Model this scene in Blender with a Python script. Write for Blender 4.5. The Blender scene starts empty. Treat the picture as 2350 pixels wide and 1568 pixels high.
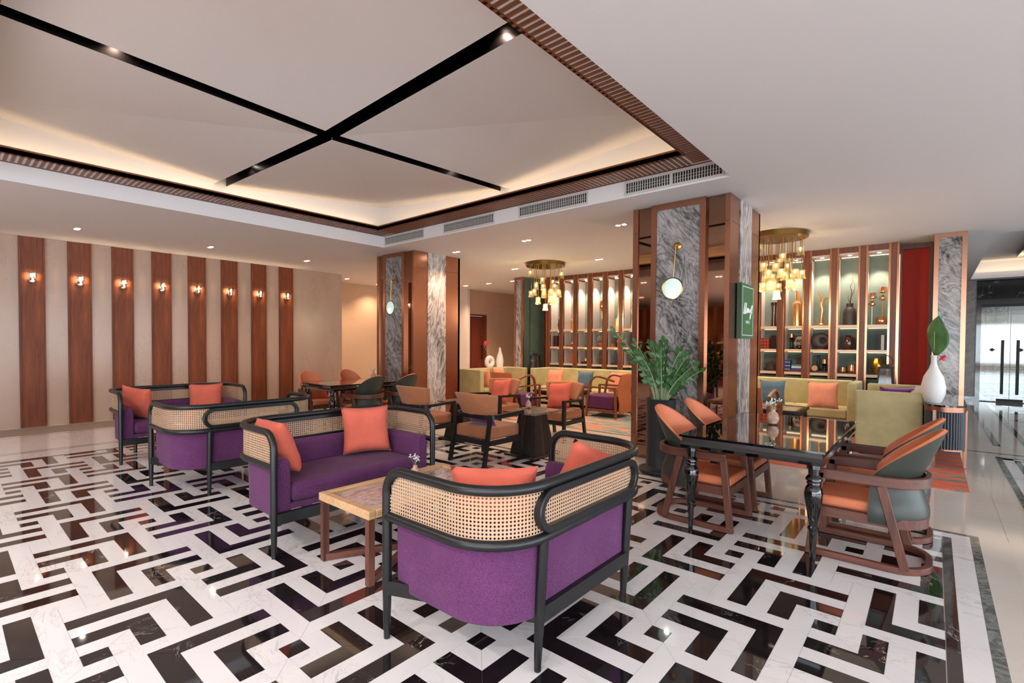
import bpy, bmesh, math, random
from mathutils import Vector, Matrix
R = math.radians
PI = math.pi
rnd = random.Random(7)
scene = bpy.context.scene
COL = scene.collection

# ------------------------------------------------------------------ camera
def make_camera():
    yaw, pitch, roll = R(-40.557), R(-1.200), R(0.354)
    f = Vector((math.sin(yaw) * math.cos(pitch), math.cos(yaw) * math.cos(pitch), math.sin(pitch)))
    r = Vector((math.cos(yaw), -math.sin(yaw), 0))
    u = r.cross(f)
    r2 = r * math.cos(roll) + u * math.sin(roll)
    u2 = -r * math.sin(roll) + u * math.cos(roll)
    cd = bpy.data.cameras.new('camera')
    cd.sensor_width = 36
    cd.lens = 1132.135 * 36 / 2350
    cd.shift_y = (811.362 - 784) / 2350
    cd.clip_start = 0.05
    cam = bpy.data.objects.new('camera', cd)
    COL.objects.link(cam)
    m = Matrix.Identity(4)
    for i, v in enumerate((r2, u2, -f)):
        m.col[i][:3] = v
    m.translation = (0, 0, 1.5)
    cam.matrix_world = m
    scene.camera = cam
make_camera()

# ------------------------------------------------------------------ view, world, daylight
scene.view_settings.view_transform = 'Standard'
scene.view_settings.look = 'None'
scene.view_settings.gamma = 1
scene.view_settings.use_curve_mapping = False
scene.view_settings.exposure = 0.36
scene.cycles.use_denoising = True
scene.cycles.max_bounces = 8
scene.cycles.diffuse_bounces = 4
scene.cycles.glossy_bounces = 4
scene.cycles.transmission_bounces = 6
scene.cycles.transparent_max_bounces = 12
scene.cycles.sample_clamp_indirect = 6
scene.cycles.caustics_reflective = False
scene.cycles.caustics_refractive = False

world = bpy.data.worlds.new('sky')
scene.world = world
world.use_nodes = True
world.node_tree.nodes['Background'].inputs[0].default_value = (0.86, 0.93, 1.0, 1)
world.node_tree.nodes['Background'].inputs[1].default_value = 0.6

def area(name, loc, size, direction, power, color, spread=180):
    ld = bpy.data.lights.new(name, 'AREA')
    ld.shape = 'RECTANGLE'
    ld.size, ld.size_y = size
    ld.energy = power
    ld.color = color
    ld.spread = R(spread)
    o = bpy.data.objects.new(name, ld)
    COL.objects.link(o)
    o.location = loc
    o.rotation_euler = Vector(direction).to_track_quat('-Z', 'Y').to_euler()
    return o

DAY = (0.80, 0.91, 1.0)
# daylight entering through the tall window bays of the wall on the right
for yy in (-5.2, -0.4, 4.4, 9.2):
    area('window_daylight', (9.38, yy, 1.65), (3.9, 2.6), (-1, 0, 0), 235, DAY)
for xx in (-1.2, 3.0, 7.2):  # daylight added from unseen rear windows to even out the ceiling
    area('window_daylight', (xx, -9.88, 1.65), (3.6, 2.6), (0, 1, 0), 230, DAY)

# ------------------------------------------------------------------ colour + materials
def lin(c):
    return c / 12.92 if c <= 0.04045 else ((c + 0.055) / 1.055) ** 2.4
def rgb(r, g, b):
    return (lin(r / 255), lin(g / 255), lin(b / 255), 1)

MATS = {}
class NT:
    """small node helper"""
    def __init__(s, name):
        s.m = bpy.data.materials.new(name)
        s.m.use_nodes = True
        s.t = s.m.node_tree
        s.b = s.t.nodes['Principled BSDF']
        MATS[name] = s.m
    def n(s, typ, **kw):
        x = s.t.nodes.new(typ)
        for k, v in kw.items():
            setattr(x, k, v)
        return x
    def l(s, a, b):
        s.t.links.new(a, b)
    def set(s, **kw):
        for k, v in kw.items():
            s.b.inputs[k.replace('_', ' ')].default_value = v
        return s
    def coords(s, scale=(1, 1, 1), world=False, rot=(0, 0, 0)):
        if world:
            c = s.n('ShaderNodeNewGeometry').outputs['Position']
        else:
            c = s.n('ShaderNodeTexCoord').outputs['Object']
        mp = s.n('ShaderNodeMapping')
        mp.inputs['Scale'].default_value = scale
        mp.inputs['Rotation'].default_value = rot
        s.l(c, mp.inputs['Vector'])
        return mp.outputs['Vector']
    def noise(s, vec, scale, detail=4, rough=.55, dist=0):
        x = s.n('ShaderNodeTexNoise')
        s.l(vec, x.inputs['Vector'])
        x.inputs['Scale'].default_value = scale
        x.inputs['Detail'].default_value = detail
        x.inputs['Roughness'].default_value = rough
        x.inputs['Distortion'].default_value = dist
        return x.outputs['Fac']
    def ramp(s, fac, stops):
        x = s.n('ShaderNodeValToRGB')
        e = x.color_ramp.elements
        while len(e) < len(stops):
            e.new(0.5)
        for i, (p, c) in enumerate(stops):
            e[i].position = p
            e[i].color = c
        s.l(fac, x.inputs['Fac'])
        return x.outputs['Color']
    def vein(s, vec, scale, width, dist=1.5, detail=5):
        f = s.noise(vec, scale, detail, .6, dist)
        a = s.n('ShaderNodeMath', operation='SUBTRACT'); s.l(f, a.inputs[0]); a.inputs[1].default_value = .5
        b = s.n('ShaderNodeMath', operation='ABSOLUTE'); s.l(a.outputs[0], b.inputs[0])
        c = s.n('ShaderNodeMapRange'); s.l(b.outputs[0], c.inputs['Value'])
        c.inputs['From Min'].default_value = 0; c.inputs['From Max'].default_value = width
        c.inputs['To Min'].default_value = 1; c.inputs['To Max'].default_value = 0
        return c.outputs['Result']
    def mul(s, a, b):
        x = s.n('ShaderNodeMath', operation='MULTIPLY')
        for i, q in enumerate((a, b)):
            if isinstance(q, (int, float)): x.inputs[i].default_value = q
            else: s.l(q, x.inputs[i])
        return x.outputs[0]
    def mix(s, fac, a, b):
        x = s.n('ShaderNodeMix', data_type='RGBA')
        for inp, q in ((x.inputs[0], fac), (x.inputs[6], a), (x.inputs[7], b)):
            if isinstance(q, (int, float, tuple)): inp.default_value = q
            else: s.l(q, inp)
        return x.outputs[2]
    def color(s, c):
        s.l(c, s.b.inputs['Base Color']); return s
    def bump(s, h, strength=.2, dist=.01):
        x = s.n('ShaderNodeBump')
        x.inputs['Strength'].default_value = strength
        x.inputs['Distance'].default_value = dist
        s.l(h, x.inputs['Height']); s.l(x.outputs['Normal'], s.b.inputs['Normal']); return s

def plain(name, col, rough=.5, metal=0, spec=.5, coat=0, var=.0):
    k = NT(name).set(Roughness=rough, Metallic=metal, Base_Color=col)
    k.b.inputs['Specular IOR Level'].default_value = spec
    k.b.inputs['Coat Weight'].default_value = coat
    if var:
        v = k.coords()
        f = k.noise(v, 6, 3)
        d = tuple(c * (1 - var) for c in col[:3]) + (1,)
        e = tuple(min(1, c * (1 + var)) for c in col[:3]) + (1,)
        k.color(k.ramp(f, [(.3, d), (.7, e)]))
    return k.m
def fabric(name, c, scale=420, var=.18, bump=.25, sheen=.25):
    k = NT(name).set(Roughness=.92)
    k.b.inputs['Specular IOR Level'].default_value = .15
    k.b.inputs['Sheen Weight'].default_value = sheen
    v = k.coords((1, 1, 1))
    f = k.noise(v, scale, 2, .7)
    g = k.noise(v, 5, 3)
    d = tuple(x * (1 - var * 1.6) for x in c[:3]) + (1,)
    e = tuple(min(1, x * (1 + var * 1.6)) for x in c[:3]) + (1,)
    a = k.ramp(f, [(.36, d), (.64, e)])
    h = k.ramp(g, [(.3, (.88, .88, .88, 1)), (.7, (1.1, 1.1, 1.1, 1))])
    x = k.n('ShaderNodeMix', data_type='RGBA', blend_type='MULTIPLY'); x.inputs[0].default_value = 1
    k.l(a, x.inputs[6]); k.l(h, x.inputs[7]); k.color(x.outputs[2])
    k.bump(f, bump, .004)
    return k.m
def wood(name, c1, c2, axis='Z', rough=.4, scale=3.0, coat=0):
    k = NT(name).set(Roughness=rough)
    k.b.inputs['Coat Weight'].default_value = coat
    sc = {'X': (.06, 1, 1), 'Y': (1, .06, 1), 'Z': (1, 1, .06)}[axis]
    v = k.coords(sc)
    f = k.noise(v, scale * 4, 5, .65, 1.2)
    g = k.noise(v, scale * 26, 3, .6)
    a = k.ramp(f, [(.28, c1), (.5, tuple((p + q) / 2 for p, q in zip(c1, c2))), (.72, c2)])
    b = k.ramp(g, [(.3, (.8, .8, .8, 1)), (.7, (1.08, 1.08, 1.08, 1))])
    x = k.n('ShaderNodeMix', data_type='RGBA', blend_type='MULTIPLY'); x.inputs[0].default_value = 1
    k.l(a, x.inputs[6]); k.l(b, x.inputs[7]); k.color(x.outputs[2])
    k.bump(g, .08, .003)
    return k.m
def metal(name, c, rough=.25, streak=None):
    k = NT(name).set(Metallic=1, Base_Color=c, Roughness=rough)
    if streak:
        v = k.coords(streak)
        f = k.noise(v, 40, 3, .6)
        r = k.n('ShaderNodeMapRange'); k.l(f, r.inputs['Value'])
        r.inputs['To Min'].default_value = rough - .04; r.inputs['To Max'].default_value = rough + .07
        k.l(r.outputs[0], k.b.inputs['Roughness'])
        k.bump(f, .012, .002)
    return k.m
def emit(name, c, s):
    k = NT(name).set(Base_Color=c, Roughness=.4)
    k.b.inputs['Emission Color'].default_value = c
    k.b.inputs['Emission Strength'].default_value = s
    return k.m
def glassy(name, tint, amount=.75, rough=.05):
    """thin glass: mostly transparent with a gloss"""
    k = NT(name)
    t = k.t; t.nodes.remove(k.b)
    o = t.nodes['Material Output']
    tr = k.n('ShaderNodeBsdfTransparent'); tr.inputs[0].default_value = tint
    gl = k.n('ShaderNodeBsdfGlossy'); gl.inputs['Roughness'].default_value = rough; gl.inputs[0].default_value = (.9, .9, .9, 1)
    fr = k.n('ShaderNodeFresnel'); fr.inputs['IOR'].default_value = 1.5
    m = k.n('ShaderNodeMixShader')
    ad = k.n('ShaderNodeMath', operation='ADD'); ad.inputs[1].default_value = (1 - amount) * .35
    k.l(fr.outputs[0], ad.inputs[0]); k.l(ad.outputs[0], m.inputs[0]); k.l(tr.outputs[0], m.inputs[1]); k.l(gl.outputs[0], m.inputs[2])
    k.l(m.outputs[0], o.inputs['Surface'])
    return k.m

def stone_white(name, base, veinc, gloss=.07, big=1.0, amount=.55):
    k = NT(name).set(Roughness=gloss)
    v = k.coords((1.0, 2.2, 1), True, (0, 0, .5))
    cl = k.noise(v, 1.4 * big, 4)
    c0 = k.ramp(cl, [(.3, tuple(x * .93 for x in base[:3]) + (1,)), (.7, base)])
    ve = k.vein(v, 2.3 * big, .028, 2.2, 6)
    br = k.noise(v, 1.1 * big, 2)
    brr = k.ramp(br, [(.46, (0, 0, 0, 1)), (.66, (1, 1, 1, 1))])
    f = k.mul(k.mul(ve, brr), amount)
    k.color(k.mix(f, c0, veinc))
    return k.m
def stone_black(name, base, veinc, gloss=.05, width=.007, amt=.8):
    k = NT(name).set(Roughness=gloss)
    v = k.coords((1, 1, 1), True)
    cl = k.noise(v, 9, 5, .7)
    c0 = k.ramp(cl, [(.35, base), (.8, tuple(x * 2.2 + .003 for x in base[:3]) + (1,))])
    ve = k.vein(v, 3.1, width, 1.0, 6)
    br = k.noise(v, 2.3, 2)
    k.b.inputs['Coat Weight'].default_value = .7; k.b.inputs['Coat Roughness'].default_value = .03
    brr = k.ramp(br, [(.53, (0, 0, 0, 1)), (.68, (1, 1, 1, 1))])
    k.color(k.mix(k.mul(k.mul(ve, brr), amt), c0, veinc))
    return k.m
def stone_grey(name, dark, light, scale=2.0, stretch=(1, 1, .35), gloss=.16, rot=(0, .6, .2), swirl=.16):
    k = NT(name).set(Roughness=gloss)
    v0 = k.coords((1, 1, 1), True, rot)
    mp = k.n('ShaderNodeMapping'); mp.inputs['Scale'].default_value = stretch; k.l(v0, mp.inputs['Vector'])
    v = mp.outputs['Vector']
    big = k.noise(v, scale * .9, 3, .5, 1.0)
    n1 = k.noise(v, scale * .8, 4, .55, 1.8)
    sn = k.n('ShaderNodeMath', operation='SINE'); k.l(k.mul(n1, 60.0), sn.inputs[0])
    mr = k.n('ShaderNodeMapRange'); k.l(sn.outputs[0], mr.inputs['Value']); mr.inputs['From Min'].default_value = -1
    n2 = k.noise(v, scale * 6, 9, .72, 1.4)
    n3 = k.noise(v0, 150, 2, .7)
    f = k.n('ShaderNodeMath', operation='ADD'); k.l(k.mul(mr.outputs[0], swirl), f.inputs[0]); k.l(k.mul(n2, .62), f.inputs[1])
    f2 = k.n('ShaderNodeMath', operation='ADD'); k.l(f.outputs[0], f2.inputs[0]); k.l(k.mul(big, .55), f2.inputs[1])
    mid = tuple((a + b) / 2 for a, b in zip(dark, light))
    a = k.ramp(f2.outputs[0], [(.48, dark), (.66, mid), (.84, light)])
    b = k.ramp(n3, [(.3, (.66, .66, .66, 1)), (.7, (1.14, 1.14, 1.14, 1))])
    x = k.n('ShaderNodeMix', data_type='RGBA', blend_type='MULTIPLY'); x.inputs[0].default_value = 1
    k.l(a, x.inputs[6]); k.l(b, x.inputs[7]); k.color(x.outputs[2])
    return k.m

plain('ceiling_white', rgb(222, 218, 220), .85, spec=.2)
plain('paint_white', rgb(214, 207, 204), .7, spec=.3)
plain('paint_beige', rgb(206, 178, 152), .8, var=.02)
plain('tile_pink', rgb(206, 168, 142), .35, var=.02)
plain('niche_white', rgb(220, 205, 196), .6)
plain('black_gloss', rgb(14, 13, 15), .12)
plain('black_lacquer', rgb(8, 8, 10), .05, coat=.6)
plain('black_frame', rgb(20, 20, 22), .36)
plain('black_matte', rgb(24, 23, 24), .55)
plain('dark_planter', rgb(40, 42, 46), .45)
plain('vent_grey', rgb(196, 192, 188), .5)
plain('vent_black', rgb(14, 14, 14), .7)
plain('green_leather', rgb(52, 56, 50), .42)
plain('orange_leather', rgb(216, 122, 82), .5, var=.04)
plain('tan_leather', rgb(176, 100, 62), .5, var=.05)
plain('red_panel', rgb(190, 44, 24), .75)
plain('white_ceramic', rgb(232, 228, 222), .4)
plain('dark_ceramic', rgb(66, 54, 48), .5, var=.1)
plain('black_ceramic', rgb(20, 17, 16), .35)
plain('sign_green', rgb(62, 112, 74), .4)
plain('sign_green_dark', rgb(14, 60, 30), .35)
plain('sign_white', rgb(232, 234, 226), .5)
plain('candle_wax', rgb(236, 214, 170), .5)
plain('gold_paint', rgb(196, 150, 60), .3, metal=1)
plain('book_red', rgb(150, 42, 30), .5)
plain('book_black', rgb(22, 18, 18), .5)
plain('book_blue', rgb(42, 60, 120), .5)
plain('book_white', rgb(214, 206, 198), .6)
plain('book_brown', rgb(84, 48, 34), .6)
plain('book_teal', rgb(50, 120, 140), .6)
plain('terracotta', rgb(170, 92, 58), .7)
plain('twig', rgb(112, 78, 58), .8)
plain('petal_red', rgb(214, 60, 70), .6)
plain('petal_white', rgb(236, 232, 224), .7)
plain('stem_green', rgb(150, 165, 120), .6)
plain('leaf_grey', rgb(150, 156, 136), .7)
plain('soil', rgb(40, 30, 24), .9)
plain('stone_bench', rgb(120, 118, 116), .8)
plain('outside_wall', rgb(168, 174, 170), .8)
plain('outside_ground', rgb(96, 92, 86), .9)
plain('marble_pink_edge', rgb(200, 160, 120), .25)
k = NT('leaf_green').set(Roughness=.35)
k.color(k.ramp(k.noise(k.coords(), 9, 2), [(.3, rgb(38, 84, 44)), (.7, rgb(84, 128, 70))]))
k = NT('banana_leaf').set(Roughness=.45)
k.color(k.ramp(k.noise(k.coords((1, 8, 1)), 5, 3), [(.3, rgb(34, 78, 34)), (.7, rgb(86, 128, 70))]))
k = NT('foliage').set(Roughness=.7)
k.color(k.ramp(k.noise(k.coords(), 4, 3), [(.3, rgb(50, 84, 50)), (.7, rgb(140, 164, 124))]))
wood('teak', rgb(88, 36, 8), rgb(144, 72, 26), 'Z', .55)
wood('slat_wood_x', rgb(104, 56, 30), rgb(146, 88, 52), 'X', .45)
wood('slat_wood_y', rgb(104, 56, 30), rgb(146, 88, 52), 'Y', .45)
wood('cove_wood', rgb(104, 54, 26), rgb(146, 84, 46), 'X', .5)
wood('walnut', rgb(74, 40, 30), rgb(122, 72, 56), 'Z', .42)
wood('walnut_y', rgb(74, 40, 30), rgb(122, 72, 56), 'Y', .42)
wood('shelf_teak', rgb(84, 42, 22), rgb(130, 72, 42), 'Z', .4)
wood('oak', rgb(196, 150, 106), rgb(226, 186, 142), 'Y', .42)
wood('door_wood', rgb(92, 34, 14), rgb(140, 62, 30), 'Z', .4)
wood('ebony', rgb(30, 24, 22), rgb(56, 46, 42), 'Z', .45)
wood('chair_wood', rgb(110, 60, 34), rgb(150, 88, 54), 'Z', .4)
metal('copper', rgb(180, 130, 106), .24, (.4, .4, 9))
metal('copper_bright', rgb(206, 146, 112), .2)
metal('bronze', rgb(150, 108, 88), .35)
metal('brass', rgb(190, 150, 84), .25)
metal('brass_dark', rgb(120, 92, 48), .35)
metal('slot_metal', rgb(70, 60, 57), .32)
metal('chrome', rgb(210, 200, 190), .12)
metal('gold_leaf', rgb(226, 176, 120), .28)
metal('rose_glass', rgb(206, 160, 120), .2)
metal('mirror_bronze', rgb(150, 118, 98), .03)
fabric('purple_fabric', rgb(96, 52, 92), 300, .3, .35, .08)
fabric('purple_velvet', rgb(110, 28, 104), sheen=.6)
fabric('coral_fabric', rgb(218, 108, 88), 300, .06, .15, .1)
fabric('peach_fabric', rgb(230, 150, 120), 300, .08)
fabric('blue_fabric', rgb(82, 106, 122), 260, .22)
fabric('brown_fabric', rgb(180, 116, 80), 320, .06, .15)
fabric('lime_fabric', rgb(184, 172, 126), 300, .06, .15)
fabric('green_wallcloth', rgb(118, 134, 126), 200, .1, .15, 0)
fabric('dark_green_wall', rgb(86, 98, 84), 200, .06, .1, 0)
plain('cane', rgb(186, 154, 124), .6, var=.06)
glassy('clear_glass', (.96, .97, .96, 1), .85)
glassy('amber_glass', (.98, .90, .68, 1), .35, .12)
k = NT('shade_glass'); k.t.nodes.remove(k.b)
_tr = k.n('ShaderNodeBsdfTransparent'); _tr.inputs[0].default_value = (.98, .92, .74, 1)
_tl = k.n('ShaderNodeBsdfTranslucent'); _tl.inputs[0].default_value = (.95, .86, .60, 1)
_gl = k.n('ShaderNodeBsdfGlossy'); _gl.inputs['Roughness'].default_value = .1
_m1 = k.n('ShaderNodeMixShader'); _m1.inputs[0].default_value = .16
_m2 = k.n('ShaderNodeMixShader'); _m2.inputs[0].default_value = .12
k.l(_tr.outputs[0], _m1.inputs[1]); k.l(_tl.outputs[0], _m1.inputs[2]); k.l(_m1.outputs[0], _m2.inputs[1]); k.l(_gl.outputs[0], _m2.inputs[2])
k.l(_m2.outputs[0], k.t.nodes['Material Output'].inputs['Surface'])
glassy('smoke_glass', (.55, .50, .45, 1), .95)
glassy('door_glass', (.80, .84, .84, 1), .8)
stone_white('marble_white', rgb(228, 224, 224), rgb(160, 150, 148), .06)
stone_white('marble_wall', rgb(188, 160, 142), rgb(152, 126, 110), .25, .8, .4)
stone_white('marble_cream', rgb(214, 204, 194), rgb(190, 174, 162), .07, .6, .35)
stone_grey('marble_table', rgb(136, 104, 94), rgb(216, 204, 198), 2.6, (1, .6, 1), .12)
stone_black('marble_black', rgb(22, 18, 19), rgb(214, 204, 198))
stone_black('marble_black_top', rgb(20, 18, 19), rgb(200, 190, 190), .06, .012)
stone_grey('marble_green', rgb(30, 34, 32), rgb(142, 146, 140), 3.2, (1, 1, 1), .08)
stone_grey('granite', rgb(58, 57, 59), rgb(190, 184, 182), 1.7, (2.0, 1.2, .7))
stone_grey('granite_pale', rgb(84, 80, 79), rgb(208, 200, 196), 2.0, (1.6, 1.6, .3), .16, (.12, .12, .2), .22)
stone_grey('travertine', rgb(96, 84, 76), rgb(150, 136, 126), 3, (1, 1, 3), .3)
plain('grout', rgb(150, 138, 130), .6)
emit('lamp_white', (1, .92, .82, 1), 16)
emit('bulb_warm', (1, .86, .64, 1), 9)
emit('led_warm', (1, .80, .52, 1), 2.0)
emit('disc_glow', (.62, .80, .70, 1), .42)
k = NT('rug_pattern').set(Roughness=.95)
v = k.coords((1, 3.2, 1), True)
a = k.noise(v, 1.7, 6, .68, .4)
b = k.noise(k.coords((1, 2, 1), True), 40, 2)
c = k.ramp(a, [(.40, rgb(70, 112, 116)), (.455, rgb(120, 138, 132)), (.475, rgb(214, 106, 76)), (.60, rgb(206, 92, 60)), (.72, rgb(166, 78, 62))])
x = k.mix(k.mul(b, .25), c, rgb(150, 120, 104))
k.color(x)
k = NT('rug_blue').set(Roughness=.95)
v = k.coords((1, 3.2, 1), True)
a = k.noise(v, 2.3, 6, .68, .4)
c = k.ramp(a, [(.38, rgb(84, 124, 128)), (.53, rgb(140, 154, 148)), (.56, rgb(226, 122, 94)), (.75, rgb(216, 104, 76))])
k.color(c)
# ------------------------------------------------------------------ mesh helpers
class MB:
    def __init__(s):
        s.v = []; s.f = []
    def add(s, vs, fs):
        o = len(s.v)
        s.v.extend(tuple(p) for p in vs)
        s.f.extend(tuple(i + o for i in q) for q in fs)
        return s
    def box(s, x0, x1, y0, y1, z0, z1):
        vs = [(x, y, z) for z in (z0, z1) for y in (y0, y1) for x in (x0, x1)]
        return s.add(vs, [(0, 2, 3, 1), (4, 5, 7, 6), (0, 1, 5, 4), (2, 6, 7, 3), (0, 4, 6, 2), (1, 3, 7, 5)])
    def bar(s, p0, p1, w, h=None, up=(0, 0, 1), w1=None, h1=None):
        p0 = Vector(p0); p1 = Vector(p1); h = h or w
        w1 = w if w1 is None else w1; h1 = h if h1 is None else h1
        d = (p1 - p0).normalized(); up = Vector(up)
        if abs(d.dot(up)) > .98: up = Vector((0, 1, 0))
        sd = d.cross(up).normalized(); u = sd.cross(d)
        vs = []
        for p, a, b in ((p0, w, h), (p1, w1, h1)):
            for i, j in ((-1, -1), (1, -1), (1, 1), (-1, 1)):
                vs.append(p + sd * (a / 2 * i) + u * (b / 2 * j))
        return s.add(vs, [(0, 1, 2, 3), (7, 6, 5, 4), (0, 4, 5, 1), (1, 5, 6, 2), (2, 6, 7, 3), (3, 7, 4, 0)])
    def tube(s, pts, r, n=10, closed=False):
        pts = [Vector(p) for p in pts]; N = len(pts)
        rr = r if isinstance(r, (list, tuple)) else [r] * N
        ref = None; rings = []
        for i, p in enumerate(pts):
            if closed: d = pts[(i + 1) % N] - pts[i - 1]
            else: d = pts[min(i + 1, N - 1)] - pts[max(i - 1, 0)]
            d.normalize()
            if ref is None:
                ref = Vector((0, 0, 1)) if abs(d.z) < .9 else Vector((1, 0, 0))
            ref = (ref - d * ref.dot(d))
            if ref.length < 1e-5: ref = d.orthogonal()
            ref.normalize(); b = d.cross(ref)
            rings.append([p + (ref * math.cos(2 * PI * k / n) + b * math.sin(2 * PI * k / n)) * rr[i] for k in range(n)])
        vs = [q for g in rings for q in g]; fs = []
        for i in range(N if closed else N - 1):
            j = (i + 1) % N
            for k in range(n):
                fs.append((i * n + k, i * n + (k + 1) % n, j * n + (k + 1) % n, j * n + k))
        if not closed:
            fs.append(tuple(range(n - 1, -1, -1))); fs.append(tuple(range((N - 1) * n, N * n)))
        return s.add(vs, fs)
    def cyl(s, p0, p1, r0, r1=None, n=14):
        return s.tube([p0, p1], [r0, r0 if r1 is None else r1], n)
    def lathe(s, prof, n=24, c=(0, 0, 0), caps=True, sy=1.0):
        vs = [(c[0] + r * math.cos(2 * PI * k / n), c[1] + sy * r * math.sin(2 * PI * k / n), c[2] + z) for r, z in prof for k in range(n)]
        fs = [(i * n + k, i * n + (k + 1) % n, (i + 1) * n + (k + 1) % n, (i + 1) * n + k) for i in range(len(prof) - 1) for k in range(n)]
        if caps:
            fs.append(tuple(range(n - 1, -1, -1))); m = (len(prof) - 1) * n; fs.append(tuple(range(m, m + n)))
        return s.add(vs, fs)
    def prism(s, poly, z0, z1):
        n = len(poly)
        vs = [(x, y, z0) for x, y in poly] + [(x, y, z1) for x, y in poly]
        return s.add(vs, [tuple(range(n - 1, -1, -1)), tuple(range(n, 2 * n))] + [(i, (i + 1) % n, n + (i + 1) % n, n + i) for i in range(n)])
    def sweep(s, path, prof, closed=False, caps=True):
        """path: (x, y, nx, ny); prof: (offset along n, z) closed outline"""
        N = len(path); m = len(prof)
        vs = [(x + nx * o, y + ny * o, z) for x, y, nx, ny in path for o, z in prof]
        fs = [(i * m + k, i * m + (k + 1) % m, ((i + 1) % N) * m + (k + 1) % m, ((i + 1) % N) * m + k) for i in range(N if closed else N - 1) for k in range(m)]
        if caps and not closed:
            fs.append(tuple(range(m - 1, -1, -1))); fs.append(tuple(range((N - 1) * m, N * m)))
        return s.add(vs, fs)
    def grid(s, fn, nu, nv, wrap=False):
        vs = [fn(i / nu, j / nv) for j in range(nv + 1) for i in range(nu + (0 if wrap else 1))]
        w = nu + (0 if wrap else 1)
        fs = [(j * w + i, j * w + (i + 1) % w, (j + 1) * w + (i + 1) % w, (j + 1) * w + i) for j in range(nv) for i in range(nu)]
        return s.add(vs, fs)
    def mesh(s, name, mat, smooth=False):
        me = bpy.data.meshes.new(name)
        me.from_pydata(s.v, [], s.f)
        bm = bmesh.new(); bm.from_mesh(me)
        bmesh.ops.recalc_face_normals(bm, faces=bm.faces)
        bm.to_mesh(me); bm.free()
        if mat: me.materials.append(MATS[mat])
        if smooth:
            for p in me.polygons: p.use_smooth = True
            me.set_sharp_from_angle(angle=R(38))
        return me
    def build(s, name, mat, parent=None, smooth=False, bevel=0, solid=0, sub=0, seg=2):
        o = bpy.data.objects.new(name, s.mesh(name, mat, smooth))
        COL.objects.link(o)
        if parent: o.parent = parent
        if solid:
            q = o.modifiers.new('solid', 'SOLIDIFY'); q.thickness = solid; q.offset = 0
        if bevel:
            q = o.modifiers.new('bevel', 'BEVEL'); q.width = bevel; q.segments = seg; q.limit_method = 'ANGLE'
            for p in o.data.polygons: p.use_smooth = True
            o.data.set_sharp_from_angle(angle=R(60))
        if sub:
            q = o.modifiers.new('sub', 'SUBSURF'); q.levels = sub; q.render_levels = sub
            for p in o.data.polygons: p.use_smooth = True
        return o

def tag(o, label=None, cat=None, group=None, kind=None):
    if label: o['label'] = label
    if cat: o['category'] = cat
    if group: o['group'] = group
    if kind: o['kind'] = kind
    return o
def thing(name, label, cat, loc=(0, 0, 0), rz=0, group=None):
    o = bpy.data.objects.new(name, None); COL.objects.link(o)
    o.empty_display_size = .1
    o.location = loc; o.rotation_euler = (0, 0, rz)
    return tag(o, label, cat, group)
def children(o):
    return [c for c in o.children]
def copy_tree(o, parent=None):
    c = o.copy(); COL.objects.link(c); c.parent = parent
    for ch in children(o): copy_tree(ch, c)
    return c
def dup(o, loc, rz=0, label=None, group=None):
    c = copy_tree(o); c.location = loc; c.rotation_euler = (0, 0, rz)
    if label: c['label'] = label
    if group: c['group'] = group
    return c
def inst(me, name, parent, loc=(0, 0, 0), rot=(0, 0, 0), sc=(1, 1, 1)):
    o = bpy.data.objects.new(name, me); COL.objects.link(o)
    o.parent = parent; o.location = loc; o.rotation_euler = rot; o.scale = sc
    return o
def lamp(kind, loc, power, color, parent=None, radius=.03, direction=None, cone=None, blend=.5, name='lamp_light'):
    ld = bpy.data.lights.new(name, kind); ld.energy = power; ld.color = color
    ld.shadow_soft_size = radius
    if cone: ld.spot_size = R(cone); ld.spot_blend = blend
    o = bpy.data.objects.new(name, ld); COL.objects.link(o); o.location = loc
    if direction: o.rotation_euler = Vector(direction).to_track_quat('-Z', 'Y').to_euler()
    if parent: o.parent = parent
    return o
def upath(w, yf, yb, r, n=10):
    """U-shaped plan path, open to -y: (x, y, nx, ny) with outward normals"""
    p = []
    for t in range(7): p.append((-w / 2, yf + (yb - r - yf) * t / 7, -1, 0))
    for k in range(n + 1):
        a = PI - PI / 2 * k / n
        p.append((-w / 2 + r + r * math.cos(a), yb - r + r * math.sin(a), math.cos(a), math.sin(a)))
    L = w - 2 * r
    m = max(1, int(L / .1))
    for t in range(1, m): p.append((-w / 2 + r + L * t / m, yb, 0, 1))
    for k in range(n + 1):
        a = PI / 2 - PI / 2 * k / n
        p.append((w / 2 - r + r * math.cos(a), yb - r + r * math.sin(a), math.cos(a), math.sin(a)))
    for t in range(6, -1, -1): p.append((w / 2, yf + (yb - r - yf) * t / 7, 1, 0))
    return p
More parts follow.
